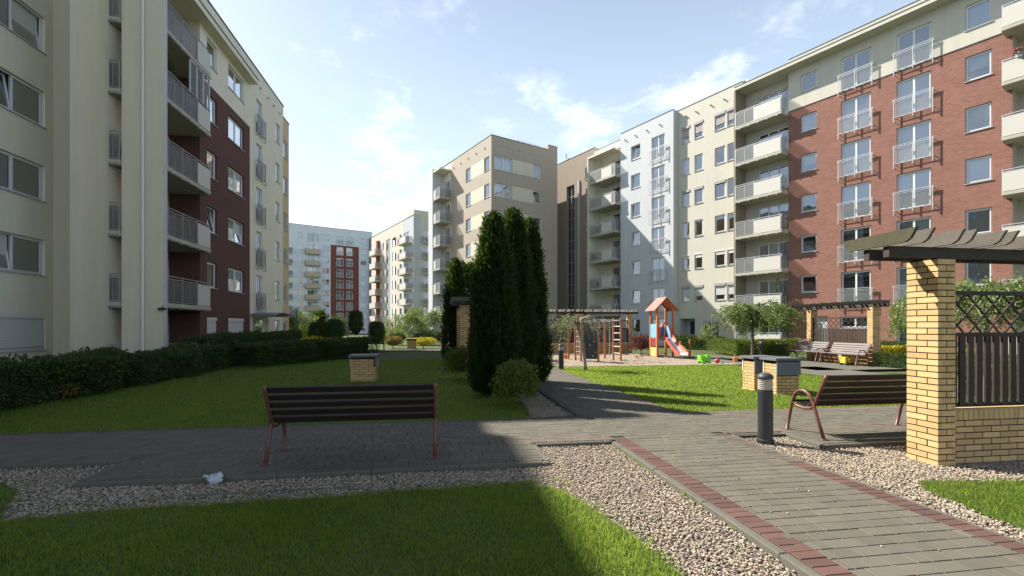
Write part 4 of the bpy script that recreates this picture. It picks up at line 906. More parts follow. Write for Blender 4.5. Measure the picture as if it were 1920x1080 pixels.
bench((17.72, 16.85, -.01), pi / 2, 'sunlit grey slatted bench, the right one of the pair before the far pergola', 'slatg', 1.85)
bench((17.72, 18.95, -.01), pi / 2, 'sunlit grey slatted bench, the left one of the pair before the far pergola', 'slatg', 1.85)
bench((-5.95, 33.3, -.01), 0, 'dark bench far back at the end of the shaded lawn behind the hedge', 'slat', 2.0)
def bollard(loc, label):
    t = thing('bollard_light', label, 'bollard light', loc, 0, 'black bollard lights')
    mb = MB(); mb.lathe([(.118, -.06), (.118, .0), (.10, .01), (.10, .70), (.092, .705), (.092, .715), (.001, .715)], 28); mb.build('post', ['bollard'], t, smooth=False)
    mb = MB(); pr = [(.001, .715), (.085, .715)]
    for i in range(6): z = .72 + i * .026; pr += [(.100, z + .003), (.102, z + .010), (.084, z + .017), (.084, z + .022)]
    pr += [(.001, .88)]; mb.lathe(pr, 28); mb.build('lens', ['lens'], t)
    mb = MB(); mb.lathe([(.001, .876), (.106, .876), (.108, .89), (.104, .91), (.085, .94), (.05, .958), (.001, .966)], 28); mb.build('cap', ['cap'], t, smooth=True)
    return t
b0 = bollard((4.63, 6.06, 0), 'black bollard light with ribbed lens, the nearest one in the gravel by the walk')
dup(b0, (4.62, 17.5, 0), 0, 'black bollard light at the corner of the sand play area')
dup(b0, (*at(1428, 25.6), 0), 0, 'black bollard light before the clipped hedge beside the weeping tree')
# yellow brick walling: each brick modelled
def bricks(mb, x0, x1, y0, y1, z0, n, bw=.25, bh=.0625, j=.014, halff=.5):
    """closed ring of bricks round a pier x0..x1, y0..y1; mortar core inside"""
    core = .006; zt = z0 + n * (bh + j)
    mb.box(x0 + core, x1 - core, y0 + core, y1 - core, z0 - .1, zt - .002, 1)
    L, D = x1 - x0, y1 - y0
    def br(a, b, c, d, z):
        q = .0012; e1, e2 = random.uniform(-q, q), random.uniform(-q, q); mb.box(a + e1, b + e1, c + e2, d + e2, z, z + bh, 0)
    t = .06
    for k in range(n):
        z = z0 + k * (bh + j); z += 0; odd = k % 2
        # long faces (along y), split into header + stretcher alternating
        s = D / 3 if odd else D * 2 / 3
        for xa, xb in ((x0, x0 + t), (x1 - t, x1)):
            br(xa, xb, y0, y0 + s - j / 2, z); br(xa, xb, y0 + s + j / 2, y1, z)
        if odd:
            m = (x0 + x1) / 2; br(x0 + t, m - j / 2, y0, y0 + t, z); br(m + j / 2, x1 - t, y0, y0 + t, z); br(x0 + t, m - j / 2, y1 - t, y1, z); br(m + j / 2, x1 - t, y1 - t, y1, z)
        else: br(x0 + t, x1 - t, y0, y0 + t, z); br(x0 + t, x1 - t, y1 - t, y1, z)
def wallrow(mb, x0, x1, y0, y1, z, k, bh=.0625, j=.014):
    x = x0 - (.13 if k % 2 else 0)
    while x < x1 - .02: a = max(x, x0); b = min(x + .25, x1); mb.box(a, b, y0, y1, z, z + bh, 0) if b - a > .02 else None; x += .25 + j
def pergola(loc, rz, label, L=3.53, raft=None, first_green=False):
    t = thing('pergola', label, 'pergola', loc, rz, 'brick and timber pergolas')
    for xa in (0, L - .25):
        mb = MB(); bricks(mb, xa, xa + .25, 0, .38, -.07, 33); mb.build('pillar', ['fly', 'mortar'], t)
    mb = MB(); z = -.07
    for k in range(7): wallrow(mb, .25, L - .25, .09, .21, z, k); z += .0765
    mb.box(.25, L - .25, .096, .204, -.17, z + .11, 1); x = .25
    while x < L - .26: mb.box(x + .005, min(x + .072, L - .25), .088, .212, z, z + .118, 0); x += .0765
    mb.box(.25, L - .25, .086, .214, z + .121, z + .135, 0)
    mb.build('low_wall', ['fly', 'mortar'], t); zt = z + .135
    f = thing('x', None, None) if False else None
    fr = MB(); y = .15
    for zz in (zt + .02, 1.50, 2.02): fr.box(.26, L - .26, y - .025, y + .025, zz - .0, zz + .05)
    for x in (.26, L - .30): fr.box(x, x + .04, y - .025, y + .025, zt, 2.07)
    fo = fr.build('fence_frame', ['wood_dk'], t)
    bd = MB(); x = .33
    while x < L - .34: bd.box(x, x + .088, y - .04, y - .018, zt + .04, 1.50); x += .128
    bd.build('fence_boards', ['wood_dk'], fo)
    la = MB(); z0, z1 = 1.55, 2.02; h = z1 - z0; x = .3 - h
    while x < L - .3:
        for sg, yy in ((1, y - .008), (-1, y + .008)):
            a, b = (x, z0), (x + h, z1)
            if sg < 0: a, b = (x, z1), (x + h, z0)
            xa, za = a; xb, zb = b
            if xa < .3: q = (.3 - xa) / (xb - xa); xa, za = .3, za + (zb - za) * q
            if xb > L - .3: q = (L - .3 - xa) / (xb - xa); xb, zb = L - .3, za + (zb - za) * q
            if xb - xa > .03: la.obox((xa, yy, za), (xb, yy, zb), .012, .022)
        x += .27
    la.build('lattice', ['wood_dk'], fo)
    for y0 in (.02, .28): mb = MB(); mb.box(-.66, L + .42, y0, y0 + .075, 2.455, 2.585); mb.build('beam', ['wood_bm'], t)
    if raft is None:
        raft = []; x = -.66
        while x < L + .4: raft += [x, x + .20]; x += .60
    for i, x in enumerate(raft):
        mb = MB(); w = .019; dz = random.uniform(-.004, .004); q = [(-.26, 2.62), (-.33, 2.735), (.62, 2.735), (.56, 2.62), (.52, 2.587), (-.20, 2.587)]
        sk = random.uniform(-.015, .015)
        for s_ in (-w, w): mb.v += [(x + s_ + sk * (a > .3), a, b + dz) for a, b in q]
        n = len(q); mb.f = [tuple(range(n)), tuple(range(n, 2 * n))] + [(j, (j + 1) % n, n + (j + 1) % n, n + j) for j in range(n)]; mb.m = [0] * len(mb.f)
        mb.build('rafter', ['wood_green' if (first_green and i == 0) else 'wood_old'], t)
    return t
pergola((5.93, 4.75, 0), 0, 'nearest pergola at the right edge, yellow brick pillar, lattice fence and grey rafters', 3.53, [-.68, -.45, -.05, .13, .53, .70, 1.12, 1.28, 1.70, 1.88, 2.3, 2.5, 2.9, 3.1, 3.5, 3.7], True)
pg = pergola((17.84, 20.4, 0), -pi / 2, 'sunlit pergola behind the two grey benches by the red brick block')
dup(pg, (.72, 21.1, 0), -pi / 2, 'pergola mostly hidden by cypresses, one yellow pillar showing between them')
dup(pg, (5.15, 28.4, 0), 0, 'shaded pergola behind the climbing frame, its left end hidden by the cypresses')
dup(pg, (8.70, 28.4, 0), 0, 'shaded pergola next to the play tower, right hand one behind the sand')
def vent(loc, label, w=.62, d=.46, h=.86, lou=('f',), cap='capslab', bmat='fly', slab_=True):
    t = thing('ventilation_shaft', label, 'ventilation shaft', loc, 0, 'brick ventilation shafts')
    mb = MB(); n = int((h - .06) / .0765); zt = h - .06; zl = .46
    core = .006; mb.box(core, w - core, core, d - core, -.1, zt, 1)
    nf = n if not lou else int(zl / .0765)
    for k in range(n):
        z = k * .0765 - .03; o_ = .13 if k % 2 else 0
        for (fx, a0, a1) in (('l', 0, d), ('r', 0, d)):
            if fx == 'r' and 'r' in lou and k >= nf: continue
            y = -o_
            while y < a1 - .02: a = max(y, 0); b = min(y + .25, a1); (mb.box(0 if fx == 'l' else w - .05, .05 if fx == 'l' else w, a, b, z, z + .065, 0) if b - a > .02 else None); y += .2615
        for (fy, ya, yb) in (('f', 0, .05), ('k', d - .05, d)):
            if fy == 'f' and 'f' in lou and k >= nf: continue
            x = -o_
            while x < w - .02: a = max(x, 0); b = min(x + .25, w); (mb.box(max(a, .05), min(b, w - .05), ya, yb, z, z + .065, 0) if b - a > .06 else None); x += .2615
    mb.box(-.05, w + .05, -.05, d + .05, -.12, -.025, 2)
    mb.build('brick_shaft', [bmat, 'mortar', 'concd'], t)
    if lou:
        lm = MB()
        if 'f' in lou:
            lm.box(-.015, .02, -.035, .0, zl, zt); lm.box(w - .02, w + .015, -.035, .0, zl, zt)
            z = zl
            while z < zt - .03: lm.face([(-.01, -.045, z), (w + .01, -.045, z), (w + .01, .01, z + .05), (-.01, .01, z + .05)]); lm.face([(-.01, -.045, z), (w + .01, -.045, z), (w + .01, -.045, z - .012), (-.01, -.045, z - .012)]); z += .052
        if 'r' in lou:
            lm.box(w, w + .035, -.02, .02, zl, zt); lm.box(w, w + .035, d - .02, d + .02, zl, zt); z = zl
            while z < zt - .03: lm.face([(w + .05, -.01, z), (w + .05, d + .01, z), (w - .01, d + .01, z + .05), (w - .01, -.01, z + .05)]); z += .052
        lm.box(-.012, -.002, -.03, .0, zl, zt, 1); lm.box(-.012, -.002, d - .03, d, zl, zt, 1)
        lm.build('louvre', ['louvre', 'pvc'], t)
    mb = MB(); mb.box(-.07, w + .07, -.07, d + .07, h - .06, h - .012); mb.box(-.05, w + .05, -.05, d + .05, h - .012, h); mb.build('cap', [cap], t)
    return t
vent((8.06, 10.16, 0), 'brick shaft with grey louvre, nearer of the two on the sunny lawn')
vent((7.98, 10.86, 0), 'brick shaft with slab cap, farther of the two on the sunny lawn')
vent((-2.66, 14.42, 0), 'low brick shaft with dark cap standing alone on the shaded lawn', w=.72, d=.6, h=.78, lou=('r',))
vent((*at(763, 36), 0), 'distant low ochre shaft standing on the sunlit grass between flower bushes', w=.68, d=.5, h=.74, lou=(), cap='playyel')
# plastic bag
def bag():
    V = []; n = 14; k = 10; mb = MB(); mb.blob((0, 0, .04), (.07, .045, .055), 0, 22, 15, .24); mb.tube([(-.055, .0, .055), (-.09, .01, .08), (-.11, .02, .07)], [.022, .01, .022], 8)
    mb.blob((.04, .01, .07), (.035, .025, .04), 0, 10, 7, .3)
    o = mb.build('plastic_bag', ['bag'], None, (*at(403, 4.95), -.045), smooth=True); tag(o, 'crumpled clear plastic bag lying on the gravel left of the dark bench', 'plastic bag')
bag()
# ---------------------------------------------------------------- play area
def P2(px, Y): return at(px, Y)
def clframe():
    loc = P2(1110, 22.8); t = thing('climbing_frame', 'orange wooden climbing frame with ladder, rope and dark climbing panel on the sand', 'climbing frame', (*loc, 0))
    q = lambda px, Y: tuple(a - b for a, b in zip(P2(px, Y), loc))
    ps = {}
    for nm, px, Y, h in (('a', 1066, 23.7, 2.0), ('b', 1079, 22.6, 1.95), ('c', 1089.5, 22.0, 1.9), ('g', 1122, 22.0, 2.0), ('d', 1134, 24.2, 2.05), ('e', 1150, 23.1, 2.05), ('f', 1164, 22.5, 2.05)):
        x, y = q(px, Y); ps[nm] = (x, y, h); mb = MB(); mb.tube([(x, y, -.1), (x, y, h - .03), (x, y, h)], [.052, .052, .035], 12); mb.build('post', ['playwood'], t)
    def pt(n, z): return (ps[n][0], ps[n][1], z)
    for a, b, z in (('a', 'd', 1.92), ('b', 'e', 1.9), ('e', 'f', 1.93), ('c', 'g', 1.86), ('g', 'f', 1.95), ('a', 'b', 1.9)): mb = MB(); mb.tube([pt(a, z), pt(b, z)], .022, 8); mb.build('top_bar', ['metal'], t)
    for i in range(5): mb = MB(); z = .33 + i * .33; mb.tube([pt('e', z), pt('f', z)], .021, 8); mb.build('rung', ['pvc'], t)
    c, g = ps['c'], ps['g']; mb = MB(); ax = c[0] + (g[0] - c[0]) * .2; ay = c[1] + (g[1] - c[1]) * .2
    mb.obox((ax, ay, .95), (g[0] - .06, g[1], .95), .04, 1.7); pn = mb.build('climbing_panel', ['playblk'], t)
    mb = MB(); random.seed(5)
    for i in range(9): u = random.uniform(.08, .9); z = .25 + i * .17; mb.blob((ax + (g[0] - ax) * u, ay + (g[1] - ay) * u - .04, z), (.035, .03, .03), i % 3)
    mb.build('climbing_hold', ['pvc', 'toyy', 'toyr'], pn)
    mb = MB()
    b, c = ps['b'], ps['c']
    for i in range(7): z = .2 + i * .24; mb.tube([(b[0], b[1], z), (c[0], c[1], z)], .012, 6)
    for i in range(1, 4): u = i / 4; x, y = b[0] + (c[0] - b[0]) * u, b[1] + (c[1] - b[1]) * u; mb.tube([(x, y, .05), (x, y, 1.75)], .012, 6)
    mb.build('rope_net', ['rope'], t)
    x, y = q(1142.5, 23.4); mb = MB(); mb.tube([(x, y, .05), (x + .02, y, 1.0), (x, y, 1.92)], .014, 6); mb.build('climbing_rope', ['rope'], t)
clframe()
def tower():
    p2 = P2(1232.5, 25.2); t = thing('play_tower', 'play tower with pink-red gable roof, blue side panel and metal slide', 'play tower', (*p2, 0))
    rot = lambda X, Y: (.988 * X + .152 * Y, -.152 * X + .988 * Y)      # view axes to plan
    a = (-.102, .884); b = (.884, .102)                                        # from the front post: back-left, right-back
    A = np.array(rot(*a)); Bv = np.array(rot(*b)); C = {'p2': (0, 0), 'p1': tuple(A), 'p4': tuple(Bv), 'p3': tuple(A + Bv)}
    for n, (x, y) in C.items(): mb = MB(); mb.box(x - .05, x + .05, y - .05, y + .05, -.1, 2.72 if n else 0); mb.build('post', ['playwood'], t)
    pt = lambda u, v, z: (A[0] * u + Bv[0] * v, A[1] * u + Bv[1] * v, z)
    mb = MB()
    for k in range(2):                                                     # roof slopes, ridge along A
        v0, v1 = (-.28, .5) if k == 0 else (1.28, .5)
        for j in range(5):
            s0, s1 = j / 5, (j + 1) / 5; va = v0 + (v1 - v0) * s0; vb = v0 + (v1 - v0) * s1; za = 2.50 + .72 * s0; zb = 2.50 + .72 * s1
            q = [pt(-.22, va, za), pt(1.22, va, za), pt(1.22, vb, zb + .0), pt(-.22, vb, zb)]; mb.face(q, 0); mb.face([(x, y, z + .03) for x, y, z in q], 0)
            for e in ((0, 1), (1, 2), (2, 3), (3, 0)): i, l = e; mb.face([q[i], q[l], (q[l][0], q[l][1], q[l][2] + .03), (q[i][0], q[i][1], q[i][2] + .03)], 0)
    mb.build('roof', ['playroof'], t)
    for u in (-.06, 1.06): mb = MB(); mb.obox(pt(u, -.2, 2.52), pt(u, .5, 3.17), .05, .09); mb.obox(pt(u, 1.2, 2.52), pt(u, .5, 3.17), .05, .09); mb.build('gable_board', ['playwood'], t)
    def panel(u0, v0, u1, v1, z0, z1, m, nm, th=.03): mb = MB(); mb.obox(pt(u0, v0, (z0 + z1) / 2), pt(u1, v1, (z0 + z1) / 2), th, z1 - z0); return mb.build(nm, [m], t)
    mb = MB(); i = len(mb.v)
    mb.face([pt(0, 0, .98), pt(1, 0, .98), pt(1, 1, .98), pt(0, 1, .98)]); mb.face([pt(0, 0, 1.03), pt(1, 0, 1.03), pt(1, 1, 1.03), pt(0, 1, 1.03)]); mb.face([pt(0, 0, .98), pt(0, 1, .98), pt(0, 1, 1.03), pt(0, 0, 1.03)])
    mb.build('platform', ['playwood'], t)
    panel(.08, -.02, .92, -.02, 1.05, 1.78, 'playblue', 'side_panel'); panel(.08, -.02, .92, -.02, .98, 1.04, 'playred', 'side_panel')
    for i in range(4): panel(.12 + i * .24, -.02, .2 + i * .24, -.02, .55, .98, 'playred', 'panel_bar')
    panel(.1, -.02, .95, -.02, .02, .50, 'playyel', 'counter_panel'); panel(1.0, .08, 1.0, .92, 1.05, 1.6, 'playnavy', 'back_panel'); panel(.3, 1.02, .95, 1.02, 1.05, 1.7, 'playblue', 'back_panel')
    mb = MB(); pts = [pt(-.02, .12 + .76 * (.5 - .5 * cos(pi * j / 10)), 1.08 + .75 * sin(pi * j / 10)) for j in range(11)]; mb.tube(pts, .05, 8); mb.build('slide_arch', ['playred'], t, smooth=True)
    # slide leaves the front-right side, runs right and forward
    S0 = Bv * .62; S1 = Bv * .74 - A * 1.9; d = (S1 - S0); ln = np.hypot(*d); d = d / ln; nrm = np.array((-d[1], d[0])) * .24
    prof = [(0, 1.05), (.12, 1.0), (.3, .80), (.75, .28), (.88, .20), (1.0, .17)]
    for sg, nm in ((0, 'slide_bed'), (1, 'slide_side'), (-1, 'slide_side')):
        mb = MB()
        for (u0, z0), (u1, z1) in zip(prof, prof[1:]):
            q0 = S0 + d * ln * u0; q1 = S0 + d * ln * u1
            if sg == 0: mb.face([(*(q0 + nrm), z0), (*(q1 + nrm), z1), (*(q1 - nrm), z1), (*(q0 - nrm), z0)]); mb.face([(*(q0 + nrm), z0 - .03), (*(q1 + nrm), z1 - .03), (*(q1 - nrm), z1 - .03), (*(q0 - nrm), z0 - .03)])
            else:
                o_ = nrm * sg; o2 = nrm * sg * 1.1
                mb.face([(*(q0 + o_), z0 - .05), (*(q1 + o_), z1 - .05), (*(q1 + o_), z1 + .17), (*(q0 + o_), z0 + .17)]); mb.face([(*(q0 + o2), z0 - .05), (*(q1 + o2), z1 - .05), (*(q1 + o2), z1 + .17), (*(q0 + o2), z0 + .17)]); mb.face([(*(q0 + o_), z0 + .17), (*(q1 + o_), z1 + .17), (*(q1 + o2), z1 + .17), (*(q0 + o2), z0 + .17)])
        mb.build(nm, ['steel' if sg == 0 else 'playred'], t)
    q = S0 + d * ln * .93; mb = MB(); mb.tube([(*q, -.1), (*q, .18)], .03, 8); mb.build('slide_leg', ['metal'], t)
tower()
def stepposts():
    p = P2(1276, 26.4); t = thing('step_posts', 'two short wooden posts with a brace beside the slide', 'play posts', (*p, 0)); p2 = P2(1293.5, 25.3); dx, dy = p2[0] - p[0], p2[1] - p[1]
    for x, y, h in ((0, 0, .82), (dx, dy, .95)): mb = MB(); mb.tube([(x, y, -.1), (x, y, h - .05), (x, y, h)], [.055, .055, .03], 10); mb.build('post', ['playwood'], t)
    mb = MB(); mb.obox((0, 0, .6), (dx, dy, .12), .05, .09); mb.build('brace', ['playwood'], t)
stepposts()
def toys():
    def toy(name, label, px, Y, parts, cat='toy'):
        t = None; p = P2(px, Y)
        t = thing(name, label, cat, (*p, -.02))
        for nm, m, fn in parts: mb = MB(); fn(mb); mb.build(nm, [m], t)
    def body(mb): mb.box(-.24, .22, -.13, .13, .10, .22); mb.box(-.26, -.02, -.15, .15, .20, .36, skip='t'); mb.box(.05, .2, -.11, .11, .22, .38)
    def wheels(mb):
        for x in (-.16, .14):
            for y in (-.15, .15): mb.tube([(x, y - .03, .08), (x, y + .03, .08)], .08, 12)
    toy('toy_truck', 'bright green toy truck lying at the edge of the sand', 1321, 20.9, [('body', 'toyg', body), ('wheel', 'toyg', wheels)])
    o = MB(); o.blob((0, 0, .10), (.115, .115, .115), 0, 16, 10); tag(o.build('toy_ball', ['toyr'], None, (*P2(1345, 21.0), -.02), smooth=True), 'dark red ball on the sand right of the green truck', 'ball')
    def bucket(mb): mb.tube([(0, 0, 0), (0, 0, .2), (0, 0, .22)], [.09, .13, .135], 14)
    def handle(mb): mb.tube([(.13 * cos(pi * j / 8), 0, .2 + .12 * sin(pi * j / 8)) for j in range(9)], .008, 6)
    toy('toy_bucket', 'small orange bucket lying left of the brick shafts', 1379, 21.8, [('body', 'toyo', bucket), ('handle', 'toyo', handle)])
    toy('toy_bucket', 'small ochre bucket beside the leftmost post of the climbing frame', 1060, 23.9, [('body', 'toyo', bucket), ('handle', 'toyo', handle)])
    def sp(mb): mb.box(-.12, .12, -.05, .05, .03, .06); mb.tube([(.1, 0, .05), (.3, .02, .07)], .02, 8); mb.blob((-.1, .03, .06), (.07, .05, .05), 0, 8, 6)
    toy('toy_shovel', 'small red plastic shovel lying on the sand before the barberry bush', 1197, 24.6, [('blade', 'toyr', sp)])
    def cl(mb): mb.blob((0, 0, .05), (.33, .2, .07), 0, 14, 8, .2); mb.blob((.15, .08, .07), (.14, .1, .07), 0, 10, 6, .25)
    mb = MB(); cl(mb); tag(mb.build('cloth', ['pinkc'], None, (*P2(1455, 24.2), -.03), smooth=True), 'pink cloth dropped on the ground behind the brick shafts', 'cloth')
    def dg(mb): mb.box(-.2, .15, -.12, .12, .1, .2); mb.box(-.18, 0, -.1, .1, .2, .36); mb.obox((.1, 0, .2), (.28, 0, .38), .05, .05); mb.obox((.28, 0, .38), (.42, 0, .14), .05, .05); mb.box(.36, .5, -.09, .09, .03, .14)
    def dw(mb):
        for y in (-.14, .14): mb.tube([(-.13, y - .03, .07), (-.13, y + .03, .07)], .07, 12); mb.tube([(.1, y - .03, .07), (.1, y + .03, .07)], .07, 12)
    toy('toy_digger', 'yellow toy digger under the right sunlit bench', 1588, 19.85, [('body', 'toyy', dg), ('wheel', 'black', dw)])
toys()
# ---------------------------------------------------------------- planting
def foliage(name, parent, V, F, m, core=None):
    """leaves (V,F quads) plus an optional core surface, one mesh"""
    if core is not None: CV, CF = core; F = np.concatenate([F, CF + len(V)]); V = np.concatenate([V, CV])
    return put(name, np_mesh(name, V, F, [m]), parent)
def surf(rad, n=20, k=14):                               # closed lathe-like core; rad(theta01, phi) -> (r, z)
    V = []; F = []
    for j in range(k + 1):
        for a in range(n): ph = 2 * pi * a / n; r, z = rad(j / k, ph); V.append((r * cos(ph), r * sin(ph), z))
    for j in range(k):
        for a in range(n): b = (a + 1) % n; F.append((j * n + a, j * n + b, (j + 1) * n + b, (j + 1) * n + a))
    return np.array(V), np.array(F)
def cypress(loc, h, r, label, n=26000, leaf=.05, lean=0, group='columnar cypresses by the walk', skirt=.95):
    t = thing('cypress', label, 'cypress', (*loc, 0), 0, group); sd = random.randint(0, 999)
    def prof(q):                                          # q 0 bottom .. 1 top
        return r * np.interp(q, [0, .06, .25, .5, .72, .86, .95, 1], [skirt * .9, skirt * 1.08, 1.03, .93, .72, .46, .25, .02])
    q = RNG.random(n) ** .88; ph = RNG.uniform(0, 2 * pi, n); base = np.stack([np.cos(ph) * 2, np.sin(ph) * 2, q * h], 1)
    lump = 1 + .20 * vnoise(base, 1.7, sd) + .14 * vnoise(base, 4.5, sd + 1) + .08 * vnoise(base, 11, sd + 2); depth = 1 - .38 * RNG.random(n) ** 1.6
    R_ = prof(q) * lump * depth + RNG.exponential(.025, n) * (RNG.random(n) < .3)
    P = np.stack([np.cos(ph) * R_ + lean * q * h, np.sin(ph) * R_, q * h + .04 + RNG.normal(0, .03, n)], 1)
    D = np.stack([np.cos(ph) * .75, np.sin(ph) * .75, np.full(n, .85)], 1); V, F = leaves(P, D, leaf * 1.9, leaf * .62, .42)
    ns = n // 42; qs = RNG.random(ns) ** .9 * .97; ps = RNG.uniform(0, 2 * pi, ns); bs = np.stack([np.cos(ps) * 2, np.sin(ps) * 2, qs * h], 1)
    Rs = prof(qs) * (1 + .20 * vnoise(bs, 1.7, sd) + .14 * vnoise(bs, 4.5, sd + 1)) * RNG.uniform(.84, 1.0, ns); C0 = np.stack([np.cos(ps) * Rs, np.sin(ps) * Rs, qs * h], 1); dd = unit(np.stack([np.cos(ps) * .6, np.sin(ps) * .6, np.full(ns, 1.0)], 1) + RNG.normal(0, .18, (ns, 3)))
    m_ = 16; tt = RNG.random((ns, m_, 1)) * leaf * 4.2; Pp = (C0[:, None] + dd[:, None] * tt + RNG.normal(0, leaf * .28, (ns, m_, 3))).reshape(-1, 3); V2, F2 = leaves(Pp, np.repeat(dd, m_, 0), leaf * 1.5, leaf * .5, .35)
    F = np.concatenate([F, F2 + len(V)]); V = np.concatenate([V, V2])
    def rad(q_, p_): return max(.01, float(prof(1 - q_)) * .60), (1 - q_) * h * .95 + .03
    core = surf(rad, 16, 22); core[0][:, 0] += lean * core[0][:, 2]
    foliage('crown', t, V, F, 'cyp', core); mb = MB(); mb.tube([(0, 0, -.1), (0, 0, .4), (0, 0, h * .5)], [.07, .06, .03], 8); mb.build('trunk', ['bark'], t); return t
g0 = dict(group='tall cypresses left of the far walk')
cypress(at(926, 11.2), 4.28, .50, 'tall dark cypress, leftmost and nearest of the three in the big clump', 42000, **g0)
cypress(at(962, 12.4), 4.68, .52, 'tall dark cypress, middle and highest of the three in the big clump', 42000, **g0)
cypress(at(993, 13.7), 4.72, .48, 'tall dark cypress, right one of the three in the big clump beside the walk', 40000, **g0)
g1 = dict(group='smaller cypresses behind the yellow pillar', n=11000, leaf=.075)
cypress(at(855, 22), 4.75, .55, 'slim cypress behind the yellow pillar, leftmost and tallest of its row', **g1)
cypress(at(868, 23.3), 4.75, .50, 'slim cypress behind the yellow pillar, second from the left', **g1)
cypress(at(881, 24.6), 4.9, .50, 'slim cypress behind the yellow pillar, third from the left', **g1)
cypress(at(894, 25.5), 4.5, .55, 'slim cypress behind the yellow pillar, nearest to the big clump', **g1)
def shrub(loc, rx, ry, h, label, m='shrub', n=9000, leaf=.04, name='shrub', cat='shrub', z0=.0, jit=.8, lum=.16, group=None, flat=.5, core=.72, stem=True, top=None):
    t = thing(name, label, cat, (*loc, 0), 0, group); sd = random.randint(0, 999); d = unit(RNG.normal(0, 1, (n, 3))); d[:, 2] = np.where(d[:, 2] < -flat, -d[:, 2], d[:, 2]); d = unit(d)
    lump = 1 + lum * vnoise(d * 2, 2.2, sd) + lum * .8 * vnoise(d * 2, 6, sd + 1) + lum * .5 * vnoise(d * 2, 13, sd + 2); k = (1 - .42 * RNG.random(n) ** 1.7) * lump; k /= np.maximum(np.abs(d[:, 2]) ** 4 + (1 - d[:, 2] ** 2) ** 2, .3) ** .25
    c = np.array([0, 0, z0 + h * .5 * (1 / (1 + .0))]); S = np.array([rx, ry, h * .5]); P = d * k[:, None] * S + c; P[:, 2] = np.maximum(P[:, 2], .01 + z0 * .5)
    V, F = leaves(P, d + np.array([0, 0, .35]), leaf, leaf * .5, jit)
    cv, cf = surf(lambda q, p: (core * sin(pi * q) + .001, core * cos(pi * q)), 14, 10); cv = cv * S + c
    foliage('foliage', t, V, F, m, (cv, cf))
    if top:                                                # flowers or young tips over the top
        m2, n2 = top; d2 = unit(RNG.normal(0, 1, (n2, 3))); d2[:, 2] = np.abs(d2[:, 2]) + .3; d2 = unit(d2); P2_ = d2 * S * (1.0 + .08 * RNG.random((n2, 1))) + c
        V, F = leaves(P2_, d2, leaf * 1.1, leaf * .8, .7); put('flowers' if m2 == 'flow' else 'young_tips', np_mesh('young_tips', V, F, [m2]), t)
    if stem: mb = MB(); mb.tube([(0, 0, -.1), (.01, 0, z0 + h * .4)], [.04, .02], 7); mb.build('stem', ['bark'], t)
    return t
shrub(at(966, 9.75), .41, .41, .86, 'round yellow-green shrub at the foot of the big cypress clump beside the gravel', n=6500, leaf=.055, jit=1.2, lum=.22, core=.42, stem=False, z0=-.06)
shrub(at(865, 14.6), .42, .42, .96, 'yellow-green shrub in front of the yellow pillar left of the cypresses', n=5500, leaf=.06, jit=1.2, lum=.22, core=.42, stem=False, z0=-.06)
GL = 'clipped ball trees behind the shaded hedge'
shrub(at(594, 33), .56, .56, 1.75, 'clipped dark green ball tree, leftmost of the balls behind the hedge', 'hedge', 6000, .07, 'ball_tree', 'clipped tree', z0=.2, lum=.04, group=GL, core=.86)
shrub(at(627, 33), .62, .62, 1.95, 'clipped dark green ball tree, second from left and widest of the balls', 'hedge', 6000, .07, 'ball_tree', 'clipped tree', z0=.2, lum=.04, group=GL, core=.86)
shrub(at(667.5, 32), .50, .50, 1.75, 'tall clipped green tree on a bare stem between the ball trees', 'hedge', 6000, .07, 'ball_tree', 'clipped tree', z0=.95, lum=.07, group=GL, core=.84)
shrub(at(706.5, 32), .54, .54, 1.6, 'clipped dark green ball tree behind the far dark bench', 'hedge', 6000, .07, 'ball_tree', 'clipped tree', z0=.35, lum=.04, group=GL, core=.86)
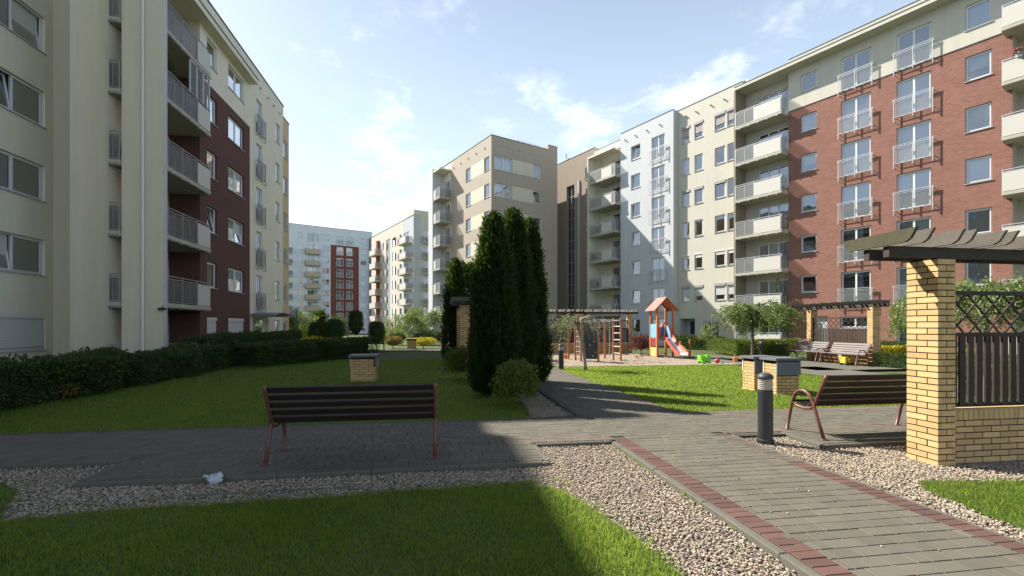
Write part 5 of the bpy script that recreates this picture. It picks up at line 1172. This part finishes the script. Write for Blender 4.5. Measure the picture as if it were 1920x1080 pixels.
def hedge(name, label, pts, wd, hs, m, dens, leaf, cat='hedge', lum=.14, group=None, tips=None, cm=None):
    """hedge along a polyline, bumpy box section; hs heights at the points"""
    t = thing(name, label, cat, (*pts[0], 0), 0, group); o = np.array(pts[0]); Vs = []; Fs = []; cV = []; cF = []; n0 = 0; sd = random.randint(0, 999)
    for i in range(len(pts) - 1):
        a = np.array(pts[i]) - o; b = np.array(pts[i + 1]) - o; L = np.hypot(*(b - a)); d = (b - a) / L; nn = np.array((-d[1], d[0]))
        per = wd + 2 * max(hs[i], hs[i + 1]); N_ = int((L + wd) * per * dens * 1.25); s = RNG.uniform(-wd * .35, L + wd * .35, N_); q = RNG.uniform(0, per, N_)
        hh = (hs[i] + (hs[i + 1] - hs[i]) * np.clip(s / L, 0, 1)) * (1 + lum * .6 * vnoise(np.stack([a[0] + d[0] * s, a[1] + d[1] * s, s * 0], 1), 1.6, sd + 4)); side1 = q < hh; top = (q >= hh) & (q < hh + wd); 
        yy = np.where(side1, -wd / 2, np.where(top, q - hh - wd / 2, wd / 2)); zz = np.where(side1, q, np.where(top, hh, np.clip(2 * hh + wd - q, 0, None)))
        rr = np.clip(wd * .25, .05, .2); cz = np.clip(hh * .55, 0, None)
        X = a[0] + d[0] * s + nn[0] * yy; Y = a[1] + d[1] * s + nn[1] * yy; P = np.stack([X, Y, zz], 1)
        C = np.stack([a[0] + d[0] * np.clip(s, 0, L), a[1] + d[1] * np.clip(s, 0, L), cz], 1); v = P - C
        # soften corners and bump
        e = np.linalg.norm(v * np.array([1, 1, 1]), axis=1); k = 1 + lum * vnoise(P, 2.3, sd) + lum * .6 * vnoise(P, 6.5, sd + 1) - .13 * (np.abs(yy) / (wd / 2)) ** 3 * (zz / hh) ** 4
        k *= 1 - .45 * RNG.random(N_) ** 1.4; P = C + v * k[:, None]; P[:, 2] = np.maximum(P[:, 2], .01)
        V, F = leaves(P, unit(v) + np.array([0, 0, .3]), leaf, leaf * .5, .8); Vs.append(V); Fs.append(F + n0); n0 += len(V)
        h0, h1 = hs[i] * .70, hs[i + 1] * .70; w2 = wd * .28; q0 = a + d * (.12 if i == 0 else 0); q1 = b - d * (.12 if i == len(pts) - 2 else 0); bx = []
        for (c, h) in ((q0, h0), (q1, h1)):
            for sg in (-1, 1): bx += [(c[0] + nn[0] * w2 * sg, c[1] + nn[1] * w2 * sg, 0), (c[0] + nn[0] * w2 * sg, c[1] + nn[1] * w2 * sg, h)]
        j = len(cV); cV += bx; cF += [(j, j + 1, j + 3, j + 2), (j + 4, j + 5, j + 7, j + 6), (j, j + 1, j + 5, j + 4), (j + 2, j + 3, j + 7, j + 6), (j + 1, j + 3, j + 7, j + 5)]
    V = np.concatenate(Vs); F = np.concatenate(Fs); foliage('foliage', t, V, F, m, (np.array(cV, float), np.array(cF)))
    if tips:
        m2, n2, l2 = tips; i = RNG.integers(0, len(V) // 4, n2); P = V[i * 4 + 2]; P = P[P[:, 2] > max(hs) * .72]; V2, F2 = leaves(P, np.tile([0, 0, 1.], (len(P), 1)), l2, l2 * .5, .5); put('young_tips', np_mesh('young_tips', V2, F2, [m2]), t)
    return t
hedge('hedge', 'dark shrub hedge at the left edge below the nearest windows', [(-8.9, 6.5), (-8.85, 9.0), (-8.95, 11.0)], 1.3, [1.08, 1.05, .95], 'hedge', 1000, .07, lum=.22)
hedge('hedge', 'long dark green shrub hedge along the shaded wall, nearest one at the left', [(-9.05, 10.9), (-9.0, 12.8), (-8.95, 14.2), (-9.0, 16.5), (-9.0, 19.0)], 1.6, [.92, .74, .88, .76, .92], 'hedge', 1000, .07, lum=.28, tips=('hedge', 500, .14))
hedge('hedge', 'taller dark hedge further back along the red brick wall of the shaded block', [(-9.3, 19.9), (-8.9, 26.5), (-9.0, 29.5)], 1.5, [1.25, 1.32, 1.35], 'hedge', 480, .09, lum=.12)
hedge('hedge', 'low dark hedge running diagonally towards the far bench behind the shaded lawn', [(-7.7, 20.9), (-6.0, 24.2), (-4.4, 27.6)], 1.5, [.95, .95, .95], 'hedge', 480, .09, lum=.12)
shrub(at(92, 10.9), .34, .3, .6, 'small yellow-leaved shrub at the foot of the dark hedge at the left', 'yellow', 1500, .06, group=None, stem=True, core=.5)
shrub(at(118, 10.6), .3, .3, .28, 'low yellow-green tuft on the lawn edge before the dark hedge', 'orange_l', 500, .05, core=.4)
# far lawn planting at the left
shrub(at(737, 37), .75, .6, .85, 'flowering bush with orange tips left of the ochre shaft', 'orange_l', 3500, .08, 'bush', 'bush', top=('flow', 120))
shrub(at(794, 37), .95, .6, .75, 'golden leaved bush right of the ochre shaft', 'yellow', 3000, .08, 'bush', 'bush', core=.6)
shrub(at(582, 27.5), .7, .5, 1.0, 'bright yellow bush showing over the low diagonal hedge', 'yellow', 1500, .07, 'bush', 'bush', core=.6)
shrub(at(620, 28.2), .9, .5, .9, 'green bush with pinkish tips showing over the low diagonal hedge', 'orange_l', 2500, .07, 'bush', 'bush')
shrub(at(790, 43), 1.2, .9, 1.5, 'dark rounded bush behind the golden leaved bush', 'leafdk', 4000, .11, 'bush', 'bush')
shrub(at(815, 45), 1.8, .9, 1.3, 'wide dark bush left of the slim cypresses far back', 'leafdk', 4000, .11, 'bush', 'bush')
shrub(at(742, 44), 1.3, .9, 1.4, 'light green bush beyond the orange tipped bush', 'leaf', 3500, .1, 'bush', 'bush')
shrub(at(557, 44), 2.0, 1.4, 2.0, 'dark bush below the tree at the corner of the peach block', 'hedge', 4000, .11, 'bush', 'bush')
def tree(loc, h, label, m='leaf', n=9000, rad=1.6, crown=(.35, 1.0), trunk=.09, leaf=.11, limbs=9, name='tree', conic=0, group=None, bark='bark'):
    t = thing(name, label, 'tree', (*loc, 0), 0, group); mb = MB(); z0 = h * crown[0]; pts = []
    mb.tube([(0, 0, -.1), (.02, .02, z0), (.03, -.02, h * .7), (0, 0, h * .9)], [trunk, trunk * .8, trunk * .4, trunk * .15], 9)
    clumps = []
    for i in range(limbs):
        a = i * 2.4 + random.random(); zb = z0 * .9 + (h - z0) * .6 * i / limbs; R_ = rad * (.55 + .45 * random.random()) * (1 - conic * i / limbs); e = (cos(a) * R_, sin(a) * R_, min(zb + R_ * .55 + .3, h * .97)); m_ = (e[0] * .5, e[1] * .5, zb + (e[2] - zb) * .4)
        mb.tube([(0, 0, zb), m_, e], [trunk * .4, trunk * .25, .01], 6); clumps += [e, m_, (e[0] * .75 + random.uniform(-.3, .3), e[1] * .75 + random.uniform(-.3, .3), e[2] - .25)]
    clumps += [(0, 0, h * .9), (random.uniform(-.3, .3), random.uniform(-.3, .3), h * .78)]
    mb.build('trunk', [bark], t); C = np.array(clumps); i = RNG.integers(0, len(C), n); sz = rad * .32 * (1 - conic * .4); d = unit(RNG.normal(0, 1, (n, 3))) * (RNG.random((n, 1)) ** .45) * sz
    P = C[i] + d * np.array([1, 1, .8]); P[:, 2] = np.maximum(P[:, 2], z0 * .8); V, F = leaves(P, d + np.array([0, 0, .1]), leaf, leaf * .55, .8); put('crown', np_mesh('crown', V, F, [m]), t); return t
tree(at(556, 40), 3.3, 'leafy green tree at the corner of the peach block, left of the far white block', n=7000, rad=1.5, crown=(.1, 1))
tree(at(774, 52), 3.9, 'round leafy tree in front of the sunlit pink-cream block', 'leaf', 7000, 1.9, crown=(.15, 1), leaf=.14)
tree(at(741, 58), 3.4, 'slender pale green tree before the pink-cream block', 'leafpale', 3000, 1.3, crown=(.15, 1), leaf=.14)
cypress(at(593, 48), 2.9, .55, 'small cypress before the far white block, left of a matching pair', 3500, .14, group='small distant cypresses'); cypress(at(602, 49), 3.2, .45, 'small pointed cypress before the far white block, right of a matching pair', 3500, .14, group='small distant cypresses')
shrub(at(631, 48), 1.2, .9, 2.6, 'bushy dark evergreen at the foot of the far red panel', 'hedge', 3000, .13, 'bush', 'bush')
def weeping(loc, h, R, label, n=9000, m='leaf', trunk=.07, droop=.9, leaf=.09, br=26, bark='bark', lean=(0, 0), leafside=None, vis=1.0, seed=1, spread=.75):
    t = thing('weeping_tree', label, 'weeping tree', (*loc, 0), 0, 'grafted weeping trees'); mb = MB(); rs = random.Random(seed); zt = h * spread; P = []; D = []
    top = (lean[0], lean[1], zt); mb.tube([(0, 0, -.1), (lean[0] * .3, lean[1] * .3, zt * .4), (lean[0] * .8, lean[1] * .8, zt * .85), top], [trunk * 1.15, trunk, trunk * .85, trunk * 1.1], 10)
    for i in range(br):
        a = i * 2.399 + rs.uniform(-.3, .3); r = R * rs.uniform(.3, 1.08); up = (h - zt) * rs.uniform(.15, 1.0); dr = droop * rs.uniform(.25, 1.15); pts = []; K = 7
        w = rs.uniform(-.7, .7)
        for j in range(K + 1):
            q = j / K; rr = r * (1 - (1 - q) ** 1.5); z = zt + up * sin(min(q * 1.5, 1) * pi * .5) * (1 - q * .25) - dr * max(0, q - .3) ** 1.3 * 1.6
            aa = a + w * q; pts.append((top[0] + cos(aa) * rr, top[1] + sin(aa) * rr, z))
        mb.tube(pts, [trunk * .38 * (1 - q / K) + .006 for q in range(K + 1)], 5, caps=False)
        for s_ in range(3):
            j = rs.randint(2, K - 1); p = Vector(pts[j]); a2 = a + rs.uniform(-1.3, 1.3); ln = r * rs.uniform(.2, .42); q = p + Vector((cos(a2) * ln * .7, sin(a2) * ln * .7, .05)); e = q + Vector((cos(a2) * ln * .5, sin(a2) * ln * .5, -ln * .7)); mb.tube([tuple(p), tuple(q), tuple(e)], [.009, .007, .004], 4, caps=False); pts2 = [p, q, e]
            for _ in range(int(n / br / 5)):
                u = rs.random() * 2; k = int(u); P.append(pts2[k].lerp(pts2[k + 1], u - k)); D.append((cos(a2) * .5, sin(a2) * .5, -.6))
        for _ in range(int(n / br * .45)):
            u = 1.2 + rs.random() * (K - 1.25); k = int(u); P.append(Vector(pts[k]).lerp(Vector(pts[k + 1]), u - k)); D.append((cos(a) * .5, sin(a) * .5, -.5))
    mb.build('trunk', [bark], t); P = np.array([tuple(p) for p in P]); D = np.array(D)
    P = P + RNG.normal(0, .055, P.shape) * (1 + leaf * 4)
    if leafside is not None: k = (P[:, 0] * leafside[0] + P[:, 1] * leafside[1] > leafside[2]) | (RNG.random(len(P)) < .12); P, D = P[k], D[k]
    V, F = leaves(P, D, leaf, leaf * .42, .5); put('crown', np_mesh('crown', V, F, [m]), t); return t
weeping(at(1411, 24.7), 3.3, 1.95, 'leafy weeping tree with umbrella crown before the lowest white balconies', 11000, 'leaf', .085, 1.5, .12, 40, seed=3, spread=.66)
weeping(at(1099, 17.6), 2.25, 1.15, 'half bare weeping tree with a leaning trunk at the corner of the sunny lawn', 2600, 'leafpale', .055, .8, .06, 44, 'barklt', lean=(-.30, .1), leafside=(-1, 0, .55), seed=5)
weeping(at(829, 33), 3.2, 2.0, 'weeping tree with pale green leaves left of the slim cypresses', 8000, 'leafpale', .10, 1.5, .13, 32, 'barklt', seed=9, spread=.68)
weeping(at(1850, 9.4), 2.75, 1.35, 'weeping tree with arching leafy twigs behind the nearest lattice fence', 14000, 'leafpale', .05, .9, .07, 34, seed=12)
tree(at(1325, 31.5), 1.95, 'small sapling with pale blossom before the flat of the cream block', 'leafpale', 1600, .5, crown=(.3, 1), trunk=.02, leaf=.07, limbs=8)
shrub(at(1705, 15.6), .55, .5, 1.5, 'loose leafy bush just left of the nearest pillar, beyond the brown bench', 'leaf', 3500, .07, 'bush', 'bush', z0=.95, core=.4)
shrub(at(1202, 27.0), .62, .5, 1.1, 'dark red barberry bush between the shaded pergola and the play tower', 'barb', 4500, .07, 'bush', 'bush', lum=.25, core=.5)
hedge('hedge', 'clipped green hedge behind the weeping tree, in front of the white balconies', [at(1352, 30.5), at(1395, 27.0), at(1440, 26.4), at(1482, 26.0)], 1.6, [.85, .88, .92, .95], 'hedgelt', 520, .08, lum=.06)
hedge('hedge', 'row of low bushes along the foot of the cream block behind the slide', [at(1270, 37), at(1350, 33.5)], 1.2, [.95, .85], 'hedge', 350, .11, lum=.18, tips=('barb', 250, .12))
hedge('hedge', 'clipped hedge along the foot of the red brick block right of the sunlit pergola', [at(1652, 21.8), at(1790, 18.6)], .8, [.95, .95], 'hedge', 450, .08, lum=.05)
hedge('hedge', 'low dark clipped hedge right of the sunlit pergola, under the yellow bushes', [at(1655, 19.2), at(1725, 17.8), at(1800, 16.8)], .8, [.52, .52, .52], 'hedge', 700, .06, lum=.04)
hedge('flower_bed', 'bright yellow row of plants over the low dark hedge right of the sunlit pergola', [at(1655, 20.0), at(1760, 18.2), at(1830, 17.2)], .5, [.80, .80, .80], 'yellow', 600, .09, cat='plants', lum=.08)
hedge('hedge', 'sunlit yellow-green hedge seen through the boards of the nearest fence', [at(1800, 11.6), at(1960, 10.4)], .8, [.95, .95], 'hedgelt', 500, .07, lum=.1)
# greenery on balconies
def bplant(B_, loc, label, r, n, m='hedge', name='balcony_plant', flowers=0):
    t = thing(name, label, 'plant', loc, 0); d = unit(RNG.normal(0, 1, (n, 3))) * (RNG.random((n, 1)) ** .5) * np.array(r); V, F = leaves(d + np.array([0, 0, r[2]]), d, .08, .045, .8); put('foliage', np_mesh('foliage', V, F, [m]), t)
    if flowers: d = unit(RNG.normal(0, 1, (flowers, 3))) * np.array(r) * 1.05; V, F = leaves(d + np.array([0, 0, r[2]]), d, .07, .06, .8); put('flowers', np_mesh('flowers', V, F, ['flow']), t)
    mb = MB(); mb.box(-r[0] * .7, r[0] * .7, -r[1] * .6, r[1] * .6, -.14, .12); mb.build('planter', ['louvre'], t); return t
bplant(None, (-11.75, 21.55, FL[4] + .12), 'tall dark green plant filling the left half of a high balcony of the shaded block', (.55, .75, 1.15), 3800)
bplant(None, (-12.7, 21.2, FL[3] + .1), 'small plant seen through the narrow slit balcony of the shaded block', (.25, .3, .45), 500)
_c, _s = cos(ANG_R), sin(ANG_R)
def rw(x, y, z): return (x * _c - y * _s, x * _s + y * _c, z)
bplant(None, rw(-5.1, 34.0, FR[5] + 1.0), 'flower box with red flowers hanging on the balcony at the right edge', (.8, .22, .16), 900, 'leafdk', 'flower_box', 260)
for i in range(1): bplant(None, rw(-17.3, 34.3, FR[1] + .12), 'climbing plant at the end of the first floor white balcony', (.25, .25, 1.1), 700)

for (x_, y_, k_, lab) in ((-19.6, 34.5, 2, 'low potted plant behind the grey railing of the second white balcony from below'), (-18.0, 34.9, 4, 'bushy potted plant on the fourth white balcony from below'), (-17.6, 34.4, 5, 'small green plant at the right end of the fifth white balcony from below'), (-36.0, 34.6, 4, 'dark green plant on a balcony of the brown block, fourth from below'), (-35.9, 34.5, 2, 'leafy plant on a balcony of the brown block, second from below')):
    bplant(None, rw(x_, y_, FR[k_] + .14), lab, (.22, .2, .28 if k_ != 4 else .42), 420, 'leafdk')
def rack(loc, rz, label):
    t = thing('drying_rack', label, 'drying rack', loc, rz); mb = MB()
    for y in (0, .08): mb.tube([(0, y, 0), (.1, y, .95)], .012, 6); mb.tube([(.55, y, 0), (.45, y, .95)], .012, 6)
    for i in range(7): z = .12 + i * .12; mb.tube([(.015 + .01 * i, .04, z), (.535 - .01 * i, .04, z)], .007, 5)
    mb.build('frame', ['pvc'], t)
rack((-11.35, 21.2, FL[2] + .02), 1.4, 'folded white drying rack leaning behind a balcony railing of the shaded block')
rack((-12.95, 20.7, FL[2] + .02), .2, 'folded drying rack standing in the narrow slit balcony of the shaded block')
def chair(loc, rz, label):
    t = thing('balcony_chair', label, 'chair', loc, rz); mb = MB(); mb.box(0, .42, 0, .42, .42, .45); mb.build('seat', ['wood_old'], t); mb = MB(); mb.box(0, .42, .39, .43, .5, .9); mb.build('backrest', ['wood_old'], t)
    for x in (.02, .4):
        for y in (.02, .4): mb = MB(); mb.tube([(x, y, 0), (x, y, .45 if y < .2 else .9)], .014, 6); mb.build('leg', ['metald'], t)
chair(rw(-20.0, 34.7, FR[5] + .02), .4, 'chair behind the grey railing of the fifth white balcony from below')
chair(rw(-36.3, 34.5, FR[3] + .02), .2, 'chair on the third balcony from below of the brown block')
